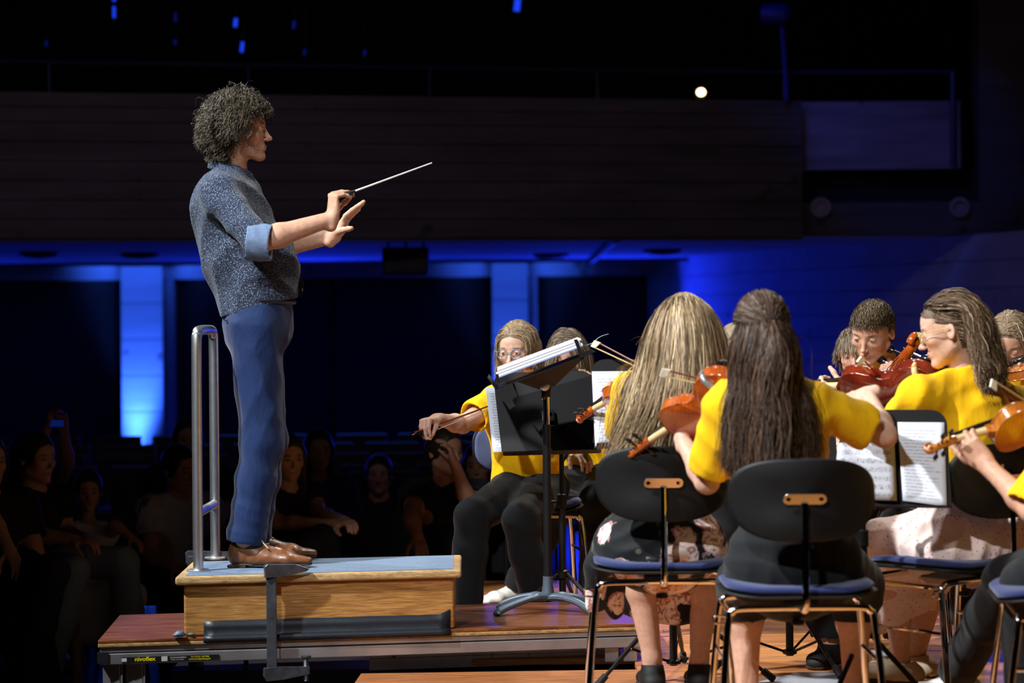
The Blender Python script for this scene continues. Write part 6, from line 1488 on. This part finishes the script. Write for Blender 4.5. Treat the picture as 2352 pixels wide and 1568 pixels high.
# boy with the cello
YC = 9.2
J = sit(2003, 760, YC-.08, (-.25, -1), D='m', hf=(-.46, -.74, -.42), hu=(.10, 0, 1), sc=.95, neck=W(2036, 868, YC+.05), chest=W(2035, 965, YC+.08), pel=W(2040, 1120, YC+.15), sr=W(1952, 905, YC+.02), sl=W(2125, 905, YC+.08), er=W(1905, 1010, YC-.10), wr=W(1965, 1080, YC-.32), el=W(2150, 960, YC-.10), wl=W(2086, 858, YC-.10), base=A(1.42, YC+.15, 0), hsc=.94)
hbs = (.085, .058, .033)
rt, S, Ss, R, hs, tips = player('boy with short brown hair looking down, yellow shirt, cello neck in hand', J, hbs, male=True, D='m', seed=13, skin=SK_WARM, gaze=(-.4, -.6, -.6), shoes=black_shoe,
    hands=dict(l=dict(d=(-.75, -.35, .35), n=(.2, -.5, .8), th=(-.3, -.6, -.6), curls=((.8, 1.0, .6),)*4, sc=.95)), hh=.0028)
zs = lambda L_: (L_[:, 2] > .060-.2*np.abs(L_[:, 1])) & (L_[:, 0] < .078) | (L_[:, 0] < .018) & (L_[:, 2] > .012) | (L_[:, 0] < -.03) & (L_[:, 2] > -.055)
rts, nr, Lr = scalp(R, J['head'], hs, 7500, zs, seed=6); smp = Sampler([S], J['head']-.25, J['head']+.25, .006)
topw = np.clip((Lr[:, 2:3]-.05)/.04, 0, 1)
strands(rt, 'hair', rts, nr*.28+(R[:, 0]*.8+R[:, 1]*.35)[None]*topw*1.0+np.array([0, 0, -.35])*(1-topw), .014+.018*topw[:, 0], smp, hair_m, haircols(7500, hbs, .3, 7, (.17, .12, .07)), seg=6, r=.0010, stiff=.9, off=(.002, .010), taper=.4)
cs_ = W(2112, 762, YC-.12); dirc = nrm(A(-.50, -.10, -.84))
cl = violin('orange cello neck and scroll beside the boy with short hair', cs_+dirc*1.06, cs_, (-.45, -.75, .35), v_orange, 1.80, name='cello', cat='cello')
MB().tube([cs_+dirc*1.06, A(*(cs_+dirc*1.30)[:2], .004)], .004, 8).build('end_pin', chrome_m, cl)
# young boy behind him
YK = 10.35
J = sit(1966, 812, YK-.08, (0, -1), D='k', hf=(-.22, -.93, -.18), sc=1.05, hsc=1.1)
hby = (.17, .125, .08)
rt, S, Ss, R, hs, tips = player('young boy with light-brown fringe half hidden behind the boy with the cello', J, hby, D='k', seed=15, shoes=sole_m, gaze=(-.1, -.9, -.3), h=.008, hh=.0035)
rts, nr, Lr = scalp(R, J['head'], hs, 2400, zs, seed=8); smp = Sampler([S], J['head']-.25, J['head']+.25, .007)
strands(rt, 'hair', rts, nr*.5+(R[:, 0])[None]*np.clip(Lr[:, 2:3]*12, 0, 1)+np.array([0, 0, -.3]), .05+.02*RNG.random(2400), smp, hair_m, haircols(2400, hby, .3, 8, (.28, .22, .15)), seg=8, r=.0018, stiff=.82, off=(.004, .014))
chair('dark chair of the young boy behind the cello', (J['pel'][0], J['pel'][1]+.02), (0, -1))
chair('dark chair of the boy with the cello', W(2042, 1120, YC+.18)[:2], (-.25, -1))
chair('dark chair of the girl hidden by the score', W(1350, 1090, YS+.08)[:2], (-.15, -1))
# glimpse of a fair-haired player between the two girls in front
YJ = 10.7
J = sit(1690, 806, YJ, (.1, -1), D='f', hf=(-.1, -.95, -.15))
rt, S, Ss, R, hs, tips = player('fair-haired player glimpsed between the two girls seen from behind', J, (.28, .22, .14), seed=17, h=.009, hh=.005, shoes=black_shoe)
hair_volume(rt, R, J['head'], hs, (.28, .22, .14), length=.10)
chair('dark chair hidden between the two girls seen from behind', (J['pel'][0], J['pel'][1]), (0, -1))
# girl in profile with the viola
YP = 7.90
J = sit(2180, 757, YP, (-.5, .87), hf=(-.93, .26, -.26), neck=W(2222, 858, YP+.02), chest=W(2238, 985, YP+.03), pel=W(2212, 1222, YP-.02), sl=W(2108, 910, YP-.08), sr=W(2330, 930, YP+.16), el=W(2052, 1010, YP+.10), wl=W(1935, 915, YP+.36), er=W(2410, 1030, YP+.40), wr=W(2270, 990, YP+.52),
        hl=W(2172, 1240, YP-.02), hr=W(2245, 1240, YP+.12), kl=W(2052, 1272, YP+.30), kr=W(2150, 1290, YP+.46), al=W(2068, 1500, YP+.44), ar=W(2104, 1500, YP+.60), tl=A(-.75, .5, 0), tr=A(-.75, .6, 0), base=A(1.45, YP, 0))
hbp = (.105, .065, .034)
rt, S, Ss, R, hs, tips = player('girl in profile with glasses and shoulder-length brown hair, playing a viola', J, hbp, capc=(.12, .078, .045), legs=None, seed=19, skin=SK_FAIR, shoes=beige_shoe, hem=J['pel']+A(0, 0, .06), wide=1.6, tl=.78, tr=.7, gaze=(-.9, .2, -.3), hh=.0026, amp=.008,
    hands=dict(l=dict(d=(-.75, .3, .35), n=(-.2, -.75, -.3), th=(.2, .3, .9), curls=((.9, 1.0, .6),)*4)))
Sk = Fld(); sp = J['hl']-J['hr']
Sk.es(J['pel']+Z*.12, J['pel']-Z*.04, sp, (.14, .115), (.21, .17), 0)
Sk.cap(J['hl'], J['kl']+Z*-.01, .115, .085, .07); Sk.cap(J['hr'], J['kr']+Z*-.01, .115, .085, .07)
Sk.cap(W(2330, 1225, YP-.02), W(2020, 1240, YP+.14), .075, .070, .06); Sk.cap(W(2345, 1215, YP), W(2230, 1235, YP-.06), .07, .07, .06)
Sk.es((J['kl']*.6+J['kr']*.4)+Z*-.02, W(2088, 1400, YP+.42), nrm(sp), (.135, .09), (.125, .075), .06); Sk.es(W(2060, 1340, YP+.46), W(2030, 1430, YP+.56), nrm(sp), (.09, .05), (.07, .04), .06)
Sk.cutr(W(2088, 1405, YP+.42), A(.25, .0, -1), .2, .003); Sk.cutr(W(2212, 1262, YP-.06), A(0, -.2, -1), .16, .006)
V, Q = Sk.mesh(.0075, wr=wrinkle(.017, 26, ((.8, .3, .5), (.5, .7, .4), (-.7, .2, .7)), seed=12)); mesh_from('flecked_skirt', relax(V, Q, 1, .3), Q, pink_m, rt)
hd = J['head']
zp = lambda L_: (L_[:, 2] > .046-.2*np.abs(L_[:, 1])) & (L_[:, 0] < .086) | (L_[:, 0] < .045) & (L_[:, 2] > .040) | (L_[:, 0] < -.028) & (L_[:, 2] > -.05)
bk = -R[:, 0]
def pb(P, t): 
    L_ = (P-hd)@R/hs; return bk[None]*(.75*(L_[:, 0:1] > -.045)*(L_[:, 2:3] > -.11))+bk[None]*.06
straight_hair(rt, R, hd, hs, [S, Ss], 8500, .225, hbp, off=(.008, .036), r=.0012, seg=20, wave=(.17, 13), seed=12, streak=(.27, .19, .115), clump=450, zone_=zp, bias=pb, lo=.82, stiff=.76, fan=.06, taper=.55, var=.38)
glasses(rt, R, hd, hs, srgb(214, 204, 130), thick=.0018)
S_ = hd+R@A(-.006, .088, -.034)*hs; MB().ball(S_, .0035, 8).build('earring', chrome_m, rt)
violin('reddish-brown viola held by the girl in profile, its back to the camera', W(2172, 890, YP+.10), W(1815, 893, YP+.44), (.02, .80, .60), v_red, 1.07, rest=neckwood, name='viola', cat='viola')
bow('pale bow crossing the red-brown viola below the boy\'s mouth', W(1978, 820, YP+.16), W(2196, 1035, YP+.56), (-.3, 0, -1))
# girl with closed eyes at the right edge
YE = 9.4
J = sit(2322, 788, YE, (-.3, -1), D='f', hf=(-.36, -.78, -.46), neck=W(2338, 872, YE+.08), sl=W(2410, 915, YE+.1), sr=W(2268, 910, YE+.02), el=W(2440, 1010, YE-.1), wl=W(2400, 862, YE-.24), er=W(2250, 1010, YE-.08), wr=W(2330, 1050, YE-.3))
hbe = (.19, .135, .08)
rt, S, Ss, R, hs, tips = player('girl with closed eyes and pulled-back fair hair at the right picture edge', J, hbe, closed=True, seed=21, skin=SK_WARM, shoes=black_shoe, h=.008, hh=.003)
hair_volume(rt, R, J['head'], hs, hbe, length=.10, puff=.010, front=.064, fr=120, amp=.004, side=False, h=.005)
rts, nr, Lr = scalp(R, J['head'], hs, 1500, zf, seed=13); smp = Sampler([S], J['head']-.3, J['head']+.25, .007)
strands(rt, 'hair', rts, nr*.25-(R[:, 0])[None]*1+np.array([0, 0, -.1]), .11+.04*RNG.random(1500), smp, hair_m, haircols(1500, hbe, .3, 3, (.32, .24, .15)), seg=12, r=.0014, stiff=.70, off=(.012, .018), taper=.6, wave=(.12, 12))
violin('amber violin under the chin of the girl with closed eyes', W(2318, 856, YE-.18), W(2590, 800, YE-.42), (0, -.25, 1), v_amber, .95)
chair('dark chair of the girl with closed eyes', (J['pel'][0], J['pel'][1]), (-.3, -1))
# player at the right edge, mostly outside the picture
YR = 7.05
J = sit(2500, 842, YR+.05, (-1, .1), D='f', hf=(-.95, .1, -.2), neck=W(2510, 935, YR+.05), chest=W(2515, 1050, YR+.05), pel=W(2480, 1292, YR), sl=W(2475, 1010, YR-.12), sr=W(2500, 1005, YR+.22), el=W(2372, 1172, YR-.16), wl=W(2266, 1068, YR+.0), er=W(2500, 1150, YR+.30), wr=W(2450, 1050, YR+.42),
        hl=W(2460, 1300, YR-.08), hr=W(2470, 1300, YR+.10), kl=W(2360, 1340, YR+.04), kr=W(2318, 1330, YR+.36), base=A(1.66, YR, 0))
p = W(2372, 1500, YR+.10); J['al'] = A(p[0]-.02, p[1], .085); p = W(2196, 1500, YR+.95); J['ar'] = A(p[0], p[1], .085); J['tl'] = A(-1, .1, 0); J['tr'] = A(-1, -.1, 0)
rt, S, Ss, R, hs, tips = player('player cut by the right picture edge, bare forearm, hand round a violin neck', J, (.1, .07, .05), seed=23, skin=SK_WARM, tl=.92, tr=.8, wide=1.9, shoes=white_shoe, hh=.0028, g=.02,
    hands=dict(l=dict(d=(-.52, .15, .66), n=(-.25, -.9, -.2), th=(-.85, .2, -.3), curls=((.75, .9, .6), (.7, .9, .6), (.6, .9, .5), (.5, .8, .5)), thumb=(.6, .4, .3), sc=1.05)), endt=.97)
hair_volume(rt, R, J['head'], hs, (.1, .07, .05), length=.15)
MB().tube([W(2286, 1085, YR+.0)+A(.0, -.0, 0)+(.031*math.cos(a))*nrm(A(.6, 0, .6))+.034*math.sin(a)*Y for a in np.linspace(0, 2*math.pi, 25)[:-1]], .0014, 6, closed=True).build('wrist_cord', plain('brown_cord', srgb(150, 100, 60), .6), rt)
violin('amber violin at the right picture edge, dark scroll pointing left', W(2520, 930, YR+.14), W(2097, 1040, YR-.02), (.05, .72, .68), v_amber, .98)
bow('pale bow reaching in from the right picture edge', W(2276, 888, YR+.22), W(2640, 1120, YR+.42), (0, .1, 1))
chair('chair of the girl with very long fair hair, blue seat', (J0 := W(1518, 1300, 7.86))[:2], (.02, 1))
chair('nearest chair, rounded black back, under the brown-haired girl', W(1826, 1300, 7.17)[:2], (.0, 1))
chair('chair with the pale flecked skirt spread over its blue seat', W(2182, 1300, 7.84)[:2], (-.62, .78))
chair('chair at the right picture edge under black trousers', W(2440, 1300, 7.02)[:2], (-1, .1))
chair('chair with blue-grey padded back under the girl with glasses', W(1210, 1120, 10.34)[:2], (.14, -1), cushion=seat_far, backz=(.58, .82))
# ---------------------------------------------------------------- audience in the dark hall
def cloth_c(name, c): return plain(name, c, .85, 0, .06, 10)
AUD = {}
def listener(label, J, top, bot, hcol, D='m', skin=SK_TAN, longh=0, tl=.5, tr=.5, shorts=False, dress=None, shoes=white_shoe, g=.018, sleeveless=False, pants=True, closed=False):
    rt, S, R, hs, tips = person(label, J, D, skin, male=(D == 'm'), h=.0105, hh=.006, hair_cap=hcol)
    so, Ss = shirt(rt, J, D, top, g=g, tl=0 if sleeveless else tl, tr=0 if sleeveless else tr, h=.011, amp=.006, hem=J['pel']+Z*.02, collar=False)
    if dress is not None:
        Sk = Fld(); Sk.es(J['pel']+Z*.1, J['pel'], J['hl']-J['hr'], (.13, .11), (.18, .15), 0)
        for q in 'lr': Sk.cap(J['h'+q], J['k'+q], .10, .085, .07)
        Sk.es((J['kl']+J['kr'])/2, (J['kl']+J['kr'])/2-Z*.16, J['hl']-J['hr'], (.15, .08), (.17, .08), .05)
        V, Q = Sk.mesh(.012, wr=wrinkle(.01, 30)); mesh_from('skirt', V, Q, dress, rt)
    elif pants: trousers(rt, J, D, bot, g=.016, end=.35 if shorts else .95, h=.012, amp=.005, flare=.02)
    for q in 'lr':
        if 'a'+q in J: low_shoe(rt, J['a'+q], J.get('t'+q, A(1, 0, 0)), shoes, floor=FLOOR_H+.001, fine=.009)
    hair_volume(rt, R, J['head'], hs, hcol, length=longh, puff=.010, h=.009, fr=60)
    return rt
def row_chair(label, x, y, f, group='audience chairs'):
    key = 'aud'
    f = nrm(A(f[0], f[1], 0)); l = A(-f[1], f[0], 0)
    t = thing('audience_chair', label, 'chair', (x, y, FLOOR_H), group); o = A(x, y, FLOOR_H); G = lambda a, b, c: o+f*a+l*b+Z*c
    Rm = np.stack([f, l, Z], 1)
    MB().box(G(0, 0, .45), (.42, .44, .05), Rm, .015).build('seat', blackmatt, t); MB().box(G(-.22, 0, .70), (.03, .43, .32), Rm, .012).build('backrest', blackmatt, t)
    for s in (-1, 1):
        MB().tube([G(-.21, s*.2, .84), G(-.20, s*.2, .45), G(-.25, s*.21, 0)], .011, 6).build('leg', blackp, t); MB().tube([G(.17, s*.2, .44), G(.22, s*.21, 0)], .011, 6).build('leg', blackp, t)
    return t
FL = FLOOR_H; white_c, black_c, denim = cloth_c('white_top_cloth', srgb(215, 215, 225)), cloth_c('black_top_cloth', srgb(16, 16, 18)), cloth_c('pale_denim', srgb(130, 145, 165))
blue_c, dark_c, cream_c = cloth_c('blue_top_cloth', srgb(60, 80, 140)), cloth_c('dark_navy_cloth', srgb(26, 28, 40)), cloth_c('cream_dress', srgb(225, 215, 200))
YA = 11.7
f = (.80, -.60)
J = sit(84, 1052, YA, f, FL, 'm', hf=(.80, -.58, -.05), pel=W(38, 1292, YA+.05), chest=W(66, 1190, YA), hr=W(20, 1290, YA-.05), hl=W(70, 1285, YA+.08), kr=W(168, 1312, YA-.25), kl=W(282, 1292, YA-.05), er=W(62, 1225, YA-.22), wr=W(170, 1240, YA-.32), el=W(150, 1225, YA+.12), wl=W(196, 1236, YA-.2))
J['ar'] = A(*W(90, 1500, YA-.30)[:2], FL+.085); J['al'] = A(*W(312, 1500, YA)[:2], FL+.085); J['base'] = A(-2.4, YA, FL)
listener('bearded man in a black shirt and pale jeans seated in the dark audience, left', J, black_c, denim, (.03, .025, .02))
J = sit(203, 1128, YA+.5, (.35, -.9), FL, 'k', hf=(.2, -.95, -.05), wl=W(300, 1232, YA+.3), el=W(262, 1205, YA+.35))
listener('small child in a white sleeveless dress seated beside the man in black', J, white_c, white_c, (.03, .02, .015), 'k', sleeveless=True, dress=cream_c, shoes=white_shoe)
J = sit(-28, 1060, YA-.5, (.6, -.8), FL, 'm', er=W(-20, 1190, YA-.7), wr=W(20, 1260, YA-.8), kl=W(60, 1300, YA-.75), kr=W(120, 1310, YA-.9), ar=A(*W(40, 1500, YA-.9)[:2], FL+.085))
listener('person in dark trousers at the left picture edge', J, black_c, dark_c, (.03, .02, .015), longh=.1)
J = sit(62, 1040, YA+1.6, (.3, -1), FL, 'f', wl=W(146, 985, YA+1.25), el=W(156, 1065, YA+1.35), wr=W(108, 985, YA+1.25), er=W(70, 1110, YA+1.3))
listener('person behind the man in black filming with a raised phone', J, dark_c, dark_c, (.04, .03, .02), 'f', longh=.2)
ph = thing('smartphone', 'smartphone with a bluish screen held up in the dark audience', 'phone', W(130, 972, YA+1.2))
MB().box(W(130, 972, YA+1.2), (.085, .012, .045), bev=.004).build('case', blackp, ph); MB().box(W(130, 972, YA+1.192), (.076, .004, .036)).build('screen', emit('phone_glow', (.01, .03, .35, 1), .25), ph)
J = sit(414, 1078, YA+1.0, (.55, -.85), FL, 'm', sc=.92, hf=(.7, -.7, -.1))
rt = listener('boy in a white sports shirt with dark shoulder stripes, seen past the handrail', J, white_c, dark_c, (.02, .018, .015), shorts=True)
for k in range(3):
    d_ = J['sr']; MB().tube(catmull([d_+A(-.01+.012*k, -.055, .062), d_+A(-.035+.014*k, -.075, .02), d_+A(-.03+.016*k, -.075, -.04)], 5), .004, 6).build('shoulder_stripe', black_c, rt)
J = sit(432, 1010, YA+2.2, (.2, -1), FL, 'm'); listener('dark-haired person behind the boy in the white sports shirt', J, dark_c, dark_c, (.02, .018, .015))
YW = 12.0
J = sit(664, 1052, YW, (.55, -.85), FL, 'f', hf=(.35, -.93, -.05), er=W(640, 1200, YW-.15), wr=W(768, 1202, YW-.35), el=W(735, 1180, YW-.05), wl=W(790, 1195, YW-.33), kr=W(712, 1255, YW-.42), kl=W(742, 1240, YW-.35))
listener('woman with long wavy hair in a dark sleeveless dress behind the conductor\'s legs', J, dark_c, dark_c, (.05, .035, .02), 'f', longh=.30, sleeveless=True, shorts=True, skin=SK_WARM)
J = sit(732, 1034, YW+1.6, (.2, -1), FL, 'f'); listener('woman in a blue top in the row behind the woman with wavy hair', J, blue_c, dark_c, (.03, .02, .015), 'f', longh=.18)
J = sit(640, 1120, YW-.9, (.6, -.8), FL, 'k', sc=1.1); J['head'] = W(600, 1160, YW-.9); 
YM = 12.2
J = sit(1022, 1036, YM, (-.35, -.95), FL, 'm', hf=(.65, -.75, -.05), wl=W(1046, 1068, YM-.20), el=W(1078, 1160, YM-.20), er=W(945, 1190, YM-.15), wr=W(960, 1235, YM-.3))
listener('man in a dark printed T-shirt resting his chin on his hand', J, dark_c, cloth_c('grey_shorts', srgb(60, 62, 66)), (.03, .022, .016), shorts=True)
J = sit(1098, 1070, YM+1.0, (-.1, -1), FL, 'f'); listener('person in a teal top half hidden behind the girl with glasses', J, cloth_c('teal_cloth', srgb(40, 90, 100)), dark_c, (.03, .02, .015), 'f', longh=.2)
J = sit(870, 1090, YM+3.2, (0, -1), FL, 'm'); listener('person in black far back in the dark middle of the audience', J, black_c, black_c, (.015, .012, .01))
k = 0
spots = [(-2.45, 11.8, (.8, -.6)), (-2.05, 12.3, (.35, -.9)), (-2.55, 13.4, (.3, -1)), (-1.72, 12.8, (.55, -.85)), (-1.15, 12.1, (.55, -.85)), (-1.08, 13.7, (.2, -1)), (-.30, 12.3, (-.35, -.95)), (-.1, 13.3, (-.1, -1)), (-.68, 12.3, (.1, -1)), (-.85, 15.5, (0, -1))]
names = ['under the man in black', 'under the child in the white dress', 'under the person with the phone', 'under the boy in the sports shirt', 'under the woman with wavy hair', 'under the woman in blue', 'under the man resting his chin', 'under the person in teal', 'standing empty beside the man resting his chin', 'under the far person in black']
for (x, y, f), nm in zip(spots, names): row_chair('black audience chair '+nm, x, y, f)
proto = None
for r_ in range(4):
    for i in range(11):
        x, y = -4.6+i*.52+.2*(r_ % 2), 16.2+r_*1.35
        if x > .9: continue
        if proto is None: proto = row_chair('empty black audience chair in the dark rows', x, y, (0, -1), 'empty audience chairs'); continue
        c = proto.copy(); S0.collection.objects.link(c); c.location = (x, y, FLOOR_H); c['label'] = 'empty black audience chair in the dark rows'
        for ch in list(proto.children): q = ch.copy(); S0.collection.objects.link(q); q.parent = c
